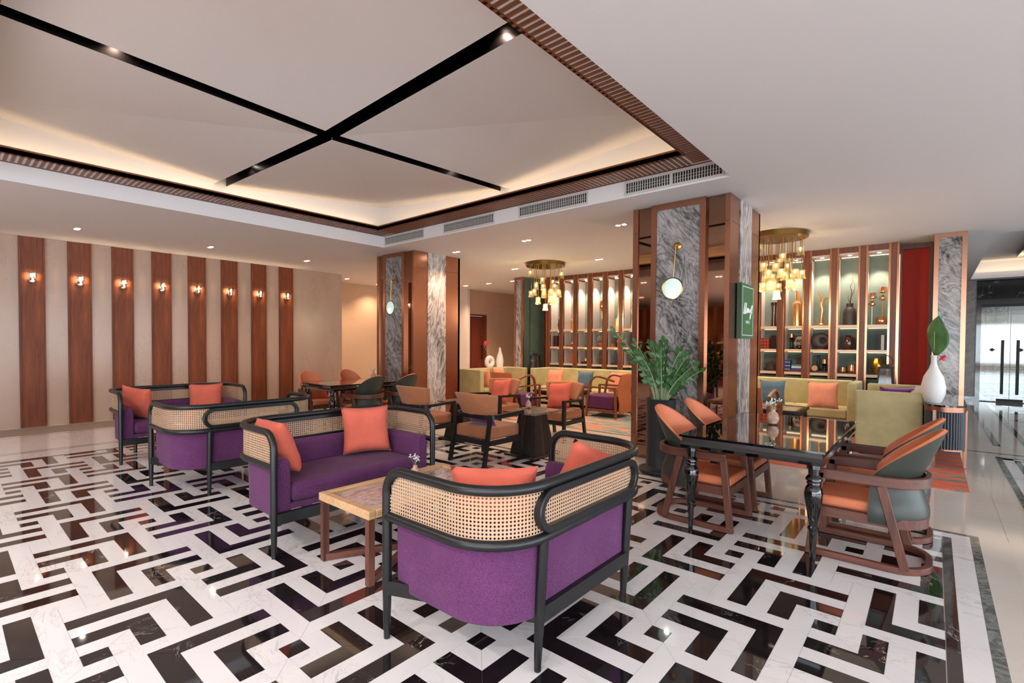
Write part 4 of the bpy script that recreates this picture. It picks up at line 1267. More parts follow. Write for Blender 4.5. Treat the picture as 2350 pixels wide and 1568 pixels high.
# ------------------------------------------------------------------ brown upholstered armchairs
def make_lounge():
    t = thing('armchair', 'x', 'chair'); hw = .335
    for s in (-1, 1):
        MB().bar((s * hw, -.29, .001), (s * hw, -.29, .635), .034, .05, (0, 1, 0), .04, .06).build('front_leg', 'black_frame', t)
        MB().bar((s * (hw - .035), .36, .001), (s * (hw - .045), .245, .62), .04, .045, (0, 1, 0)).build('rear_leg', 'black_frame', t)
        MB().bar((s * hw, -.315, .622), (s * (hw - .01), .20, .600), .04, .034).build('arm', 'black_frame', t)
    bp = [(x, y, nx, ny) for x, y, nx, ny in upath(2 * hw - .02, .15, .27, .12, 6)]
    MB().sweep(bp, [(-.016, .565), (-.016, .615), (.016, .615), (.016, .565)]).build('back_band', 'black_frame', t)
    MB().bar((-hw, -.29, .285), (hw, -.29, .285), .03, .06).bar((-hw, -.29, .285), (-hw + .02, .30, .285), .03, .06).bar((hw, -.29, .285), (hw - .02, .30, .285), .03, .06).bar((-hw + .02, .30, .285), (hw - .02, .30, .285), .03, .06).build('seat_rail', 'black_frame', t)
    MB().box(-hw + .03, hw - .03, -.315, .27, .315, .46).build('seat_cushion', 'brown_fabric', t, bevel=.03, seg=4)
    # curved back pad
    def pad(off):
        def fn(u, v):
            a = (u - .5) * 2; x = a * (.335 + .03 * v - .05 * (1 - v) * abs(a))
            z = .60 + v * (.275 - .015 * a * a)
            y = .285 + .075 * v - .13 * abs(a) ** 2.4 + off
            return (x, y, z)
        return fn
    m = MB().grid(pad(0), 16, 6); m.grid(pad(-.055), 16, 6)
    f, b = pad(-.055), pad(0); ed = [(i / 16, 0) for i in range(17)] + [(1, j / 6) for j in range(1, 7)] + [(i / 16, 1) for i in range(15, -1, -1)] + [(0, j / 6) for j in range(5, 0, -1)]
    vs = []
    for u, v in ed: vs += [f(u, v), b(u, v)]
    n = len(ed); m.add(vs, [(i * 2, i * 2 + 1, ((i + 1) % n) * 2 + 1, ((i + 1) % n) * 2) for i in range(n)])
    o = m.build('backrest', 'brown_fabric', t, True)
    bm = bmesh.new(); bm.from_mesh(o.data); bmesh.ops.remove_doubles(bm, verts=bm.verts, dist=.0005); bmesh.ops.recalc_face_normals(bm, faces=bm.faces); bm.to_mesh(o.data); bm.free()
    for p in o.data.polygons: p.use_smooth = True
    q = o.modifiers.new('bevel', 'BEVEL'); q.width = .016; q.segments = 3; q.limit_method = 'ANGLE'; q.angle_limit = R(50)
    return t
lc = make_lounge(); lc.location = (-4.355, 4.60, FT); lc.rotation_euler = (0, 0, PI)
tag(lc, 'brown armchair with black frame turned away, holding a magenta cushion, nearest the cane sofas', 'chair', 'brown armchairs at the small tables')
lc2 = dup(lc, (-4.55, 6.43, 0), 0, 'brown armchair with black frame and coral pillow on the lounge side, nearer the planter column')
lc3 = dup(lc, (-5.72, 4.68, FT), PI, 'brown armchair turned away beside the far dining table')
lc4 = dup(lc, (-5.735, 6.30, 0), 0, 'brown armchair with coral pillow on the lounge side, beside the far copper column')
vel = pillow_mesh('cushion', 'purple_velvet', .42, .13, 9)
def loose(label, loc, xa, ya, mesh, grp): return pillow(label, loc, xa, ya, mesh, grp)
g_ = 'pillows on the brown armchairs'
loose('magenta velvet cushion lying on the turned away brown armchair', (-4.36, 4.44, .63), (1, 0, 0), lean(35, (0, -1)), vel, g_)
loose('magenta velvet cushion on the brown armchair beside the far dining table', (-5.70, 4.53, .63), (1, 0, 0), lean(35, (0, -1)), vel, g_)
loose('coral pillow on the brown armchair nearer the planter column', (-4.56, 6.50, .665), (1, .05, .1), lean(20, (0, 1)), pil[0], g_)
loose('coral pillow on the brown armchair beside the far copper column', (-5.70, 6.36, .665), (1, -.1, .1), lean(20, (0, 1)), pil[1], g_)

def make_side():
    t = thing('side_table', 'x', 'table')
    MB().box(-.27, .27, -.30, .30, .575, .60).build('stone_top', 'marble_side', t)
    MB().box(-.265, .265, -.295, .295, .001, .03).build('base_plate', 'ebony', t, bevel=.01)
    def fr(z): k = (z - .03) / .545; return .215 - .085 * k
    a, b = fr(.03), fr(.575)
    m = MB(); m.add([(-a, -a, .03), (a, -a, .03), (a, a, .03), (-a, a, .03), (-b, -b, .575), (b, -b, .575), (b, b, .575), (-b, b, .575)], [(0, 1, 2, 3), (4, 7, 6, 5), (0, 4, 5, 1), (1, 5, 6, 2), (2, 6, 7, 3), (3, 7, 4, 0)])
    m.build('pedestal', 'ebony', t)
    for s in ((0, -1), (1, 0), (0, 1), (-1, 0)):
        for k in (-.12,):
            p0 = (s[0] * (a + .001) + (0 if s[0] else k * .2), s[1] * (a + .001) + (0 if s[1] else k * .2), .032); p1 = (s[0] * (b + .001) + (0 if s[0] else k * .1), s[1] * (b + .001) + (0 if s[1] else k * .1), .574)
            MB().bar(p0, p1, .009, .004, (s[0], s[1], 0)).build('brass_inlay', 'brass', t)
    return t
stone_grey('marble_side', rgb(96, 78, 66), rgb(150, 128, 112), 3, (1, 1, 1), .15)
st = make_side(); st.location = (-4.10, 5.23, 0)
tag(st, 'small square marble topped pedestal table with a bud vase between the brown armchairs', 'table', 'small pedestal tables')
st2 = dup(st, (-5.60, 5.38, 0), 0, 'small square pedestal table beside the far copper column, partly behind a sofa')
b4 = dup(bv, (-4.25, 5.32, .60), .5, 'bud vase with white blossoms on the small pedestal table', 'bud vases')
# ------------------------------------------------------------------ rugs
def rug(label, x0, x1, y0, y1, mt):
    t = thing('area_rug', label, 'rug', (0, 0, 0))
    MB().box(x0, x1, y0, y1, .001, .012).build('pile', mt, t)
rug('orange and teal patterned rug under the right lounge group, beside the near column', -1.80, .30, 6.83, 10.30, 'rug_pattern')
rug('blue grey rug with coral flecks under the left lounge group', -7.60, -3.12, 7.30, 10.30, 'rug_blue')
RZ = .012
# ------------------------------------------------------------------ lime sofas
def make_lime(L, label, loc, rz, seats=2, arms=(1, 1), d=.86, hb=.87, tuft=False):
    t = thing('lime_sofa', label, 'sofa', loc, rz, 'lime green lounge sofas')
    hl = L / 2; a = .13
    MB().box(-hl + a * arms[0], hl - a * arms[1], -d / 2 + .02, d / 2 - .14, .06, .27).build('base', 'lime_fabric', t, bevel=.012)
    MB().box(-hl + a * arms[0] + .001, hl - a * arms[1] - .001, d / 2 - .14, d / 2, .06, hb).build('backrest', 'lime_fabric', t, bevel=.03, seg=3)
    for s, on in ((-1, arms[0]), (1, arms[1])):
        if on: MB().box(s * hl - (a if s > 0 else 0), s * hl + (0 if s > 0 else a), -d / 2, d / 2, .06, hb).build('arm', 'lime_fabric', t, bevel=.022, seg=3)
    x0, x1 = -hl + a * arms[0], hl - a * arms[1]
    for i in range(seats):
        p, q = x0 + (x1 - x0) * i / seats, x0 + (x1 - x0) * (i + 1) / seats
        MB().box(p + .004, q - .004, -d / 2 + .01, d / 2 - .15, .275, .425).build('seat_cushion', 'lime_fabric', t, bevel=.025, seg=3)
    for x in (-hl + .08, hl - .08):
        for y in (-d / 2 + .08, d / 2 - .08): MB().bar((x, y, .001), (x, y, .06), .05, .05).build('foot', 'black_matte', t)
    return t
make_lime(2.85, 'long lime sofa under the lit shelves in the left lounge group', (-6.22, 10.06, RZ), 0, 3)
make_lime(2.85, 'long lime sofa under the lit shelves in the right lounge group', (-2.36, 10.06, RZ), 0, 3)
make_lime(1.75, 'lime sofa with its tall end panel turned to the dining chairs, beside the fluted console', (-.455, 9.10, RZ), -PI / 2, 1, (1, 1), .72)
make_lime(1.75, 'lime sofa with its end panel beside the far copper column', (-8.35, 9.08, 0), PI / 2, 1, (1, 1), .74)
peach = [pillow_mesh('throw_pillow', 'peach_fabric', .46, .15, s) for s in (11, 12)]
blue = pillow_mesh('throw_pillow', 'blue_fabric', .43, .14, 13)
g_ = 'pillows on the lime sofas'
zz = .437 + .215
def bk(label, x, m, ry=0): pillow(label, (x, 9.77, zz), (1, ry, .03), lean(14, (0, 1)), m, g_)
bk('peach pillow on the left lounge lime sofa, end nearer the green alcove wall', -6.98, peach[0]); bk('blue grey pillow on the left lounge lime sofa', -6.13, blue); bk('peach pillow on the left lounge lime sofa, end nearer the planter column', -5.28, peach[1])
bk('peach pillow partly hidden behind the planter column', -2.86, peach[0]); bk('blue grey pillow on the right lounge lime sofa', -2.20, blue); bk('peach pillow on the right lounge lime sofa, nearest the red panel', -1.42, peach[1])
pillow('peach pillow leaning on the end panel of the lime sofa by the far column', (-8.27, 8.60, .64), (1, .1, 0), lean(14, (0, -1)), peach[1], g_)
pillow('peach pillow against the back of the lime sofa by the far column', (-8.42, 9.35, .65), (-.1, 1, 0), lean(14, (-1, 0)), peach[0], g_)
pillow('purple cushion peeking over the end panel of the lime sofa', (-.40, 8.72, .72), (.9, .4, 0), lean(18, (.4, -.6)), vel, g_)

# ------------------------------------------------------------------ black coffee tables in the lounge
def make_black():
    t = thing('lounge_table', 'x', 'table'); hx, hy, h = .50, .42, .46
    m = MB(); b = .06
    m.box(-hx, hx, -hy, -hy + b, h - .045, h); m.box(-hx, hx, hy - b, hy, h - .045, h); m.box(-hx, -hx + b, -hy + b, hy - b, h - .045, h); m.box(hx - b, hx, -hy + b, hy - b, h - .045, h)
    m.build('rim', 'ebony', t, bevel=.005)
    MB().box(-hx + b, hx - b, -hy + b, hy - b, h - .04, h - .008).build('stone_top', 'marble_table', t)
    MB().box(-hx + .03, hx - .03, -hy + .03, hy - .03, h - .10, h - .045).build('apron', 'black_matte', t)
    for sx in (-1, 1):
        for sy in (-1, 1): MB().bar((sx * (hx - .05), sy * (hy - .05), .001), (sx * (hx - .05), sy * (hy - .05), h - .1), .05, .05).build('leg', 'black_matte', t)
    return t
bt = make_black(); bt.location = (-2.06, 9.02, RZ)
tag(bt, 'black framed marble coffee table on the orange rug', 'table', 'black lounge coffee tables')
dup(bt, (-6.25, 9.02, RZ), 0, 'black framed marble coffee table on the blue grey rug')
dup(bv, (-6.15, 9.1, RZ + .4535), 0, 'bud vase with white blossoms on the left lounge coffee table', 'bud vases')
dup(bv, (-2.3, 9.1, RZ + .4535), 0, 'bud vase with white blossoms on the right lounge coffee table', 'bud vases')

# ------------------------------------------------------------------ hoop armed chairs with purple seats
def make_hoop():
    t = thing('hoop_chair', 'x', 'chair'); hw = .34
    MB().box(-hw + .03, hw - .03, -.34, .28, .17, .43).build('seat_block', 'purple_fabric', t, bevel=.02)
    for s in (-1, 1):
        m = MB()
        hoop = []
        pts = [(-.30, .001), (-.28, .30), (-.22, .62)]
        for k in range(9):
            a = PI - PI * .55 * k / 8; pts.append((-.02 + .20 * math.cos(a), .62 + .20 * math.sin(a)))
        pts += [(.20, .78), (.34, .74)]
        for i in range(len(pts) - 1): m.bar((s * hw, pts[i][0], pts[i][1]), (s * hw, pts[i + 1][0], pts[i + 1][1]), .034, .042, (1, 0, 0))
        m.build('hoop_arm', 'chair_wood', t)
        MB().bar((s * hw, -.40, .60), (s * hw, .36, .60), .032, .034).build('arm_rail', 'chair_wood', t)
        MB().bar((s * hw, -.39, .001), (s * hw, -.39, .60), .04, .04).build('front_leg', 'chair_wood', t)
        MB().bar((s * hw, .38, .001), (s * hw, .36, .62), .04, .04).build('rear_leg', 'chair_wood', t)
    MB().box(-hw, hw, -.35, .33, .12, .165).build('seat_frame', 'chair_wood', t)
    m = MB(); prof = [(.40, .10), (.41, .30), (.36, .52), (.38, .66), (.45, .86), (.47, .88), (.475, .86), (.40, .64), (.385, .50), (.435, .30), (.425, .10)]
    n = len(prof); vs = [(x, y, z) for x in (-.27, .27) for y, z in prof]
    m.add(vs, [tuple(range(n)), tuple(range(2 * n - 1, n - 1, -1))] + [(i, (i + 1) % n, n + (i + 1) % n, n + i) for i in range(n)])
    m.build('leather_back', 'tan_leather', t, True)
    return t
hc = make_hoop(); hc.location = (-5.12, 9.03, RZ); hc.rotation_euler = (0, 0, -PI / 2)
tag(hc, 'hoop armed wooden chair with purple seat turned sideways on the blue grey rug', 'chair', 'hoop armed chairs')
dup(hc, (-6.75, 8.02, RZ), PI, 'hoop armed wooden chair with tan leather back turned away behind the brown armchairs')
dup(hc, (-2.10, 7.98, RZ), PI, 'hoop armed wooden chair half hidden by the planter column')

# ------------------------------------------------------------------ fluted console, tall white vase
cs = thing('fluted_console', 'dark fluted console with black marble top and bronze legs behind the lime sofa', 'console', (.115, 8.83, RZ))
hw, hy, r = .205, .88, .19
def capsule(o, n=18):
    p = []
    for k in range(n + 1): a = PI + PI * k / n; p.append(((hw + o) * math.cos(a), -hy + r + (r + o) * math.sin(a)))
    p += [(hw + o, hy + o), (-hw - o, hy + o)]
    return p
MB().prism(capsule(0), .74, .765).build('marble_top', 'marble_black_top', cs)
MB().prism(capsule(-.006), .68, .74).build('top_band', 'bronze', cs, True)
MB().prism(capsule(-.03), .22, .68).build('body', 'black_matte', cs)
plain('flute_grey', rgb(66, 68, 76), .45)
fl = MB().lathe([(.0125, .225), (.0125, .675)], 8).mesh('flute', 'flute_grey', True)
path = capsule(-.024, 60); acc = 0; last = None; nfl = 0
for i in range(len(path) - 2):
    p = path[i]
    if last is None or math.hypot(p[0] - last[0], p[1] - last[1]) > .021:
        inst(fl, 'flute', cs, (p[0], p[1], 0)); last = p; nfl += 1
for i in range(1, 60):
    y = -hy + r + .027 * i
    if y > hy - .03: break
    inst(fl, 'flute', cs, (hw - .024, y, 0))
for x, y in ((-.10, -hy + .012), (hw - .012, -hy + .19), (hw - .02, hy - .05), (-hw + .02, hy - .05)):
    MB().bar((x, y, .001), (x, y, .70), .03, .03).build('leg', 'bronze', cs)
MB().prism(capsule(-.015), .205, .225).build('bottom_band', 'bronze', cs)
k = NT('white_ribbed').set(Roughness=.55, Base_Color=rgb(226, 222, 218))
wv_ = k.n('ShaderNodeTexWave', wave_type='BANDS', bands_direction='Z'); k.l(k.coords(), wv_.inputs['Vector']); wv_.inputs['Scale'].default_value = 28; k.bump(wv_.outputs['Fac'], .25, .004)
tv = thing('bottle_vase', 'tall white bottle vase holding a big green leaf on the fluted console', 'vase', (.0, 8.22, RZ + .7655))
MB().lathe([(.075, 0), (.085, .01), (.12, .12), (.125, .20), (.10, .33), (.05, .43), (.03, .50), (.03, .58), (.036, .60), (.026, .60), (.022, .5)], 32).build('vase_body', 'white_ribbed', tv, True)
m = MB().grid(lambda u, v: ((u - .5) * 2 * (.115 * math.sin(PI * min(1, v * .96 + .04)) ** .8) + .02 * math.sin(6 * v), -.02 + .03 * abs(u - .5) + .02 * v, .60 + v * .50 + .0 * u), 8, 14)
o = m.build('leaf_blade', 'banana_leaf', tv, True, solid=.003); o.rotation_euler = (0, R(2), R(-25))
MB().tube([(0, 0, .5), (0, -.01, .7), (.0, -.005, .9)], .005, 6).build('leaf_stem', 'stem_green', tv)
MB().tube([(0, 0, .5), (.04, 0, .62), (.07, 0, .585)], .003, 6).build('flower_stem', 'stem_green', tv)
m = MB(); q = random.Random(2)
for i in range(9):
    d = Vector((q.uniform(-.2, 1), q.uniform(-1, 1), q.uniform(-.9, .6))).normalized() * .06
    m.tube([(.07, 0, .58), (.07 + d.x * .6, d.y * .6, .58 + d.z * .6), (.07 + d.x, d.y, .58 + d.z)], [.004, .011, .002], 6)
m.build('flower', 'petal_red', tv)

# ring vase and bottle vase by the corridor
pv = thing('white_plinth', 'low white plinth carrying two vases behind the left lime sofa', 'plinth', (-8.95, 9.75, 0))
MB().box(-.2, .2, -.35, .35, .001, .83).build('block', 'white_ceramic', pv)
rv = thing('ring_vase', 'white ring shaped vase with red flowers beside the corridor door', 'vase', (-8.98, 9.58, .83))
ring = [(0, .115 * math.cos(a), .168 + .105 * math.sin(a)) for a in [2 * PI * k / 28 for k in range(28)]]
MB().tube(ring, .06, 12, True).build('ring_body', 'white_ceramic', rv, True)
MB().lathe([(.03, .27), (.028, .33), (.02, .33)], 14).build('neck', 'white_ceramic', rv, True)
MB().tube([(0, 0, .32), (0, -.06, .48), (0, -.17, .62)], .005, 6).build('stem', 'stem_green', rv)
MB().tube([(0, 0, .32), (.0, -.11, .45), (0, -.22, .58)], .005, 6).build('stem', 'stem_green', rv)
MB().lathe([(.01, .58), (.045, .61), (.055, .66), (.03, .72), (.0, .72)], 10, (0, -.17, 0)).build('blossom', 'petal_red', rv, True)
wv = thing('bottle_vase', 'slender white bottle vase standing next to the ring vase', 'vase', (-8.93, 9.93, .83))
MB().lathe([(.075, 0), (.09, .05), (.105, .18), (.08, .32), (.035, .45), (.026, .55), (.02, .55), (.02, .45)], 26).build('vase_body', 'white_ceramic', wv, True)

# lanterns on small black tables
def lantern(label, loc, s=1.0, cand=True, ring_=False):
    t = thing('lantern', label, 'lantern', loc)
    a, b, h = .13, .085, .62
    for sx in (-1, 1):
        for sy in (-1, 1): MB().bar((sx * a, sy * a, .02), (sx * b, sy * b, h), .02, .02).build('post', 'black_matte', t)
    MB().box(-a - .015, a + .015, -a - .015, a + .015, .001, .025).build('base', 'black_matte', t)
    MB().box(-b - .025, b + .025, -b - .025, b + .025, h, h + .025).build('cap', 'black_matte', t)
    MB().box(-.045, .045, -.045, .045, h + .025, h + .07).build('chimney', 'black_matte', t)
    for sx, sy in ((1, 0), (-1, 0), (0, 1), (0, -1)):
        if sx: v = [(sx * a, -a, .025), (sx * a, a, .025), (sx * b, b, h), (sx * b, -b, h)]
        else: v = [(-a, sy * a, .025), (a, sy * a, .025), (b, sy * b, h), (-b, sy * b, h)]
        MB().add(v, [(0, 1, 2, 3)]).build('pane', 'smoke_glass', t)
    if cand:
        MB().lathe([(.04, .026), (.04, .25), (.0, .25)], 16, (.0, -.02, 0)).build('candle', 'candle_wax', t, True)
    if ring_:
        MB().tube([(.10 * math.cos(x), 0, h + .13 + .10 * math.sin(x)) for x in [2 * PI * k / 24 for k in range(24)]], .006, 6, True).build('handle_ring', 'black_matte', t, True)
    t.scale = (s, s, s)
    return t
def stool_table(label, loc, h=.55):
    t = thing('black_side_table', label, 'table', loc, 0, 'black side tables under the lanterns')
    MB().box(-.22, .22, -.22, .22, h - .03, h).build('table_top', 'black_gloss', t)
    for sx in (-1, 1):
        for sy in (-1, 1): MB().bar((sx * .2, sy * .2, .001), (sx * .2, sy * .2, h - .03), .025, .025).build('leg', 'black_matte', t)
    MB().box(-.2, .2, -.2, .2, .15, .45).build('drawer_box', 'black_matte', t)
stool_table('black side table in the corner by the green alcove wall', (-7.93, 10.2, 0)); lantern('black framed glass lantern with a cream candle by the green alcove wall', (-7.93, 10.2, .5505), 1.0)
stool_table('black side table in the corner beside the red panel', (-.62, 10.46, RZ), .508); lantern('black framed lantern with ring handle in front of the lit shelves', (-.62, 10.46, .5205), .95, False, True)

# ------------------------------------------------------------------ tall planter with zz plant
pl = thing('zz_plant', 'leafy green zz plant in a tall dark round planter before the granite column', 'plant', (-2.42, 5.52, 0))
MB().lathe([(.24, .001), (.25, .03), (.25, .045), (.19, .05), (.165, .08), (.165, .84), (.175, .86), (.155, .86), (.15, .8)], 32).build('planter', 'dark_planter', pl, True)
MB().lathe([(.15, .79), (.15, .81)], 24).build('soil', 'soil', pl)
lv = MB().grid(lambda u, v: ((u - .5) * 2 * .030 * math.sin(PI * min(1, v * .94 + .06)) ** .7, .004 * math.cos(PI * (u - .5)), v * .105), 4, 6).mesh('leaf', 'leaf_green', True)
q = random.Random(21)
specs = [(-.50, .62, .78), (-.42, .40, .60), (-.22, .52, .66), (-.12, .30, .62), (.02, .36, .66), (.12, .30, .62), (.22, .40, .56), (.34, .36, .52), (.42, .30, .40), (-.3, .2, .52), (.1, .15, .6), (.28, -.1, .40), (-.05, -.2, .6), (.46, .1, .34), (-.15, -.1, .5)]
for dx, up, hh in specs:
    # bends sideways in the plane facing the room
    d = Vector((dx, q.uniform(-.25, .05), 0)); b0 = Vector((dx * .18, q.uniform(-.05, .05), .8)); top = Vector((d.x, d.y, .86 + hh))
    pts = []
    for i in range(9):
        u = i / 8; p = b0.lerp(top, u); p.x = b0.x + (top.x - b0.x) * u ** 1.8; p.y = b0.y + (top.y - b0.y) * u ** 1.6; pts.append(p)
    s_ = MB().tube(pts, [.011 - .008 * i / 8 for i in range(9)], 6).build('stem', 'stem_green', pl, True)
    for i in range(13):
        u = .30 + .70 * i / 12; f_ = u * 8; j = min(7, int(f_)); p = pts[j].lerp(pts[j + 1], f_ - j); tn = (pts[j + 1] - pts[j]).normalized()
        sd = tn.cross(Vector((0, 1, 0))).normalized() * (1 if i % 2 else -1)
        if i == 12: sd = tn
        dr = (tn * .75 + sd * .75 + Vector((0, q.uniform(-.5, .3), 0))).normalized()
        xa = dr.cross(Vector((q.uniform(-.3, .3), -1, q.uniform(-.2, .6)))).normalized()
        o = bpy.data.objects.new('leaf', lv); COL.objects.link(o); o.parent = s_
        ya = dr.cross(xa)
        mm = Matrix.Identity(4)
        for c_, v_ in enumerate((xa, ya, dr)): mm.col[c_][:3] = v_
        o.rotation_euler = mm.to_euler(); o.location = p; sc_ = q.uniform(.62, .98); o.scale = (sc_, sc_, sc_)

# ------------------------------------------------------------------ chandeliers
def make_chandelier():
    t = thing('glass_chandelier', 'x', 'chandelier')
    MB().lathe([(.43, -.0005), (.43, -.075), (.40, -.08), (0, -.08)], 48).build('canopy', 'brass_dark', t, True)
    sh = MB().lathe([(.050, 0), (.056, -.012), (.050, -.06), (.053, -.10), (.066, -.14), (.063, -.14), (.050, -.10), (.047, -.06), (.052, -.016), (.02, -.004)], 14).mesh('glass_shade', 'shade_glass', True)
    bu = MB().lathe([(0, -.012), (.014, -.02), (.017, -.04), (.011, -.062), (0, -.066)], 10).mesh('bulb', 'bulb_warm', True)
    rd = MB().cyl((0, 0, 0), (0, 0, 1), .0055, None, 6).mesh('rod', 'brass', True)
    spec = []
    for k in range(11): a = 2 * PI * k / 11; spec.append((.345 * math.cos(a), .345 * math.sin(a), (-.60, -.20, -.60, -.33, -.60, -.38, -.60, -.17, -.60, -.36, -.60)[k]))
    for k in range(9): a = 2 * PI * k / 9 + .3; spec.append((.21 * math.cos(a), .21 * math.sin(a), (-.76, -.45, -.76, -.58, -.76, -.45, -.76, -.58, -.74)[k]))
    spec += [(.0, .0, -.90), (.09, .05, -.60), (-.09, .06, -.62), (.0, -.09, -.47)]
    for x, y, z in spec:
        inst(rd, 'rod', t, (x, y, z), (0, 0, 0), (1, 1, -z - .078))
        s = inst(sh, 'glass_shade', t, (x, y, z)); inst(bu, 'bulb', s)
    return t
cd_ = make_chandelier(); cd_.location = (-6.55, 8.78, H)
tag(cd_, 'round brass chandelier with clustered glass shades over the left lounge group', 'chandelier', 'glass cluster chandeliers')
lamp('POINT', (0, 0, -1.08), 45, (1, .80, .56), cd_, .15)
c2_ = copy_tree(cd_); c2_.location = (-1.94, 8.80, H); tag(c2_, 'round brass chandelier with clustered glass shades beside the green sign', 'chandelier')
# ------------------------------------------------------------------ lit display shelves
NB = 17; SX0, SX1 = -7.91, -.552; BAY = (SX1 - SX0) / NB
YF, YB = 10.74, 11.12
sh = thing('display_shelf', 'wall wide teak display shelving with copper strips and lit niches', 'shelf', (0, 0, 0))
MB().box(SX0, SX1, YB, YB + .03, .001, H - .002).build('back_panel', 'green_wallcloth', sh)
dv = MB().box(-.042, .042, YF - .03, YB, .001, H - .002).mesh('divider', 'shelf_teak')
cs_ = MB().box(-.016, .016, YF - .012, YF + .03, .30, H - .002).mesh('copper_strip', 'copper_bright')
lin_ = MB().box(-.004, .004, YF + .03, YB - .002, .30, 3.10).mesh('niche_side', 'niche_white')
stone_white('marble_shelf', rgb(222, 190, 160), rgb(170, 110, 70), .2, 4, .8)
sbm = MB().box(-BAY / 2 + .042, BAY / 2 - .042, YF - .005, YB, -.024, .024).mesh('shelf_board', 'marble_shelf')
hd = MB().box(-BAY / 2 + .042, BAY / 2 - .042, YF, YF + .04, 3.17, H - .002).mesh('header', 'shelf_teak')
tp = MB().box(-BAY / 2 + .042, BAY / 2 - .042, YF + .04, YB, 3.14, 3.17).mesh('niche_top', 'niche_white')
ld = MB().box(-BAY / 2 + .06, BAY / 2 - .06, YB - .02, YB - .008, 0, .008).mesh('light_strip', 'led_warm')
dn = MB().lathe([(.028, -.004), (.028, 0)], 14).mesh('spot_lens', 'lamp_white')
glassy('smoke_amber_thin', (.5, .3, .15, 1), .5)
plain('smoke_amber', rgb(70, 38, 20), .15, coat=.5)
k = NT('print_art').set(Roughness=.5); k.color(k.ramp(k.noise(k.coords(), 9, 1), [(.42, rgb(96, 62, 48)), (.5, rgb(206, 182, 166)), (.58, rgb(52, 36, 32))]))
ZSH = (1.84, 1.392, .955)
for i in range(NB + 1):
    x = SX0 + i * BAY
    inst(dv, 'divider', sh, (x, 0, 0))
    for s in (-1, 1):
        if (i == 0 and s < 0): pass
        inst(cs_, 'copper_strip', sh, (x + s * .056, 0, 0))
        if 0 <= i + (0 if s > 0 else -1) < NB: inst(lin_, 'niche_side', sh, (x + s * .047, 0, 0))
for i in range(NB):
    x = SX0 + (i + .5) * BAY
    for z in ZSH: inst(sbm, 'shelf_board', sh, (x, 0, z))
    inst(hd, 'header', sh, (x, 0, 0)); inst(tp, 'niche_top', sh, (x, 0, 0))
    inst(ld, 'light_strip', sh, (x, 0, 3.128))
    for z in ZSH[:2]: inst(ld, 'light_strip', sh, (x, 0, z - .034))
    inst(dn, 'spot_lens', sh, (x, YF + .14, 3.139))
    lamp('SPOT', (x, YF + .12, 3.12), 60, (1, .80, .62), sh, .02, (0, .14, -1), 75, .6, 'niche_light')
MB().box(SX0, SX1, YF + .06, YB, .001, .90).build('base_panel', 'dark_green_wall', sh)

def bayx(i, off=0): return SX0 + (i + .5) * BAY + off
def item(name, label, cat, i, lev, off=0, dy=0, grp='ornaments on the lit shelves'):
    return thing(name, label, cat, (bayx(i, off), YF + .17 + dy, ZSH[lev] + .0245), 0, grp)
def lat(t, name, prof, mt, n=22, sy=1): return MB().lathe(prof, n, sy=sy).build(name, mt, t, True)
# --- right group: bays 12 .. 16
t = item('candle_tower', 'dark hourglass candle holder on the top right shelf', 'ornament', 12, 0, .05)
lat(t, 'body', [(.055, 0), (.05, .06), (.04, .22), (.042, .3), (.052, .42)], 'smoke_amber'); lat(t, 'collar', [(.056, .42), (.056, .48)], 'black_ceramic'); lat(t, 'foot', [(.058, 0.001), (.058, .02)], 'black_ceramic')
t = item('copper_bottle', 'tall hammered copper bottle with square shoulders on the top right shelf', 'vase', 13, 0, .03)
lat(t, 'body', [(.09, 0), (.092, .42), (.08, .45), (.05, .48), (.045, .50), (.042, .68)], 'gold_leaf')
def figure(t, h, mt):
    pts = [(0, 0, .02), (.0, 0, .2 * h), (.015, 0, .45 * h), (-.01, 0, .62 * h), (.01, 0, .72 * h)]
    MB().tube(pts, [.045, .024, .03, .036, .028], 10).build('torso', mt, t, True)
    MB().tube([(.01, 0, .70 * h), (-.03, 0, .82 * h), (-.04, 0, .92 * h), (-.07, 0, h)], [.026, .02, .014, .008], 8).build('raised_limb', mt, t, True)
    MB().tube([(.01, 0, .70 * h), (.06, 0, .78 * h), (.13, 0, .80 * h)], [.024, .014, .008], 8).build('side_limb', mt, t, True)
    lat(t, 'foot', [(.10, 0), (.095, .012), (.05, .03), (.03, .06)], mt)
t = item('driftwood_sculpture', 'pale gold branching sculpture on the top right shelf', 'sculpture', 14, 0); figure(t, .66, 'gold_leaf')
def bottle_branches(t, seed=5):
    lat(t, 'bottle', [(.10, 0), (.105, .02), (.105, .22), (.09, .29), (.055, .33), (.055, .40), (.045, .40), (.045, .34)], 'dark_ceramic')
    q = random.Random(seed)
    for bx_, h in ((.03, .62), (.08, .42), (-.03, .2), (.05, .3)):
        pts = [Vector((0, 0, .36))]
        for k in range(7): u = (k + 1) / 7; pts.append(Vector((bx_ * u + q.uniform(-.018, .018), q.uniform(-.012, .012), .36 + h * u)))
        MB().tube(pts, [.008 - .0009 * k for k in range(8)], 6).build('branch', 'twig', t, True)
t = item('branch_bottle', 'brown ceramic bottle holding bare branches on the top right shelf', 'vase', 15, 0, .01); bottle_branches(t)
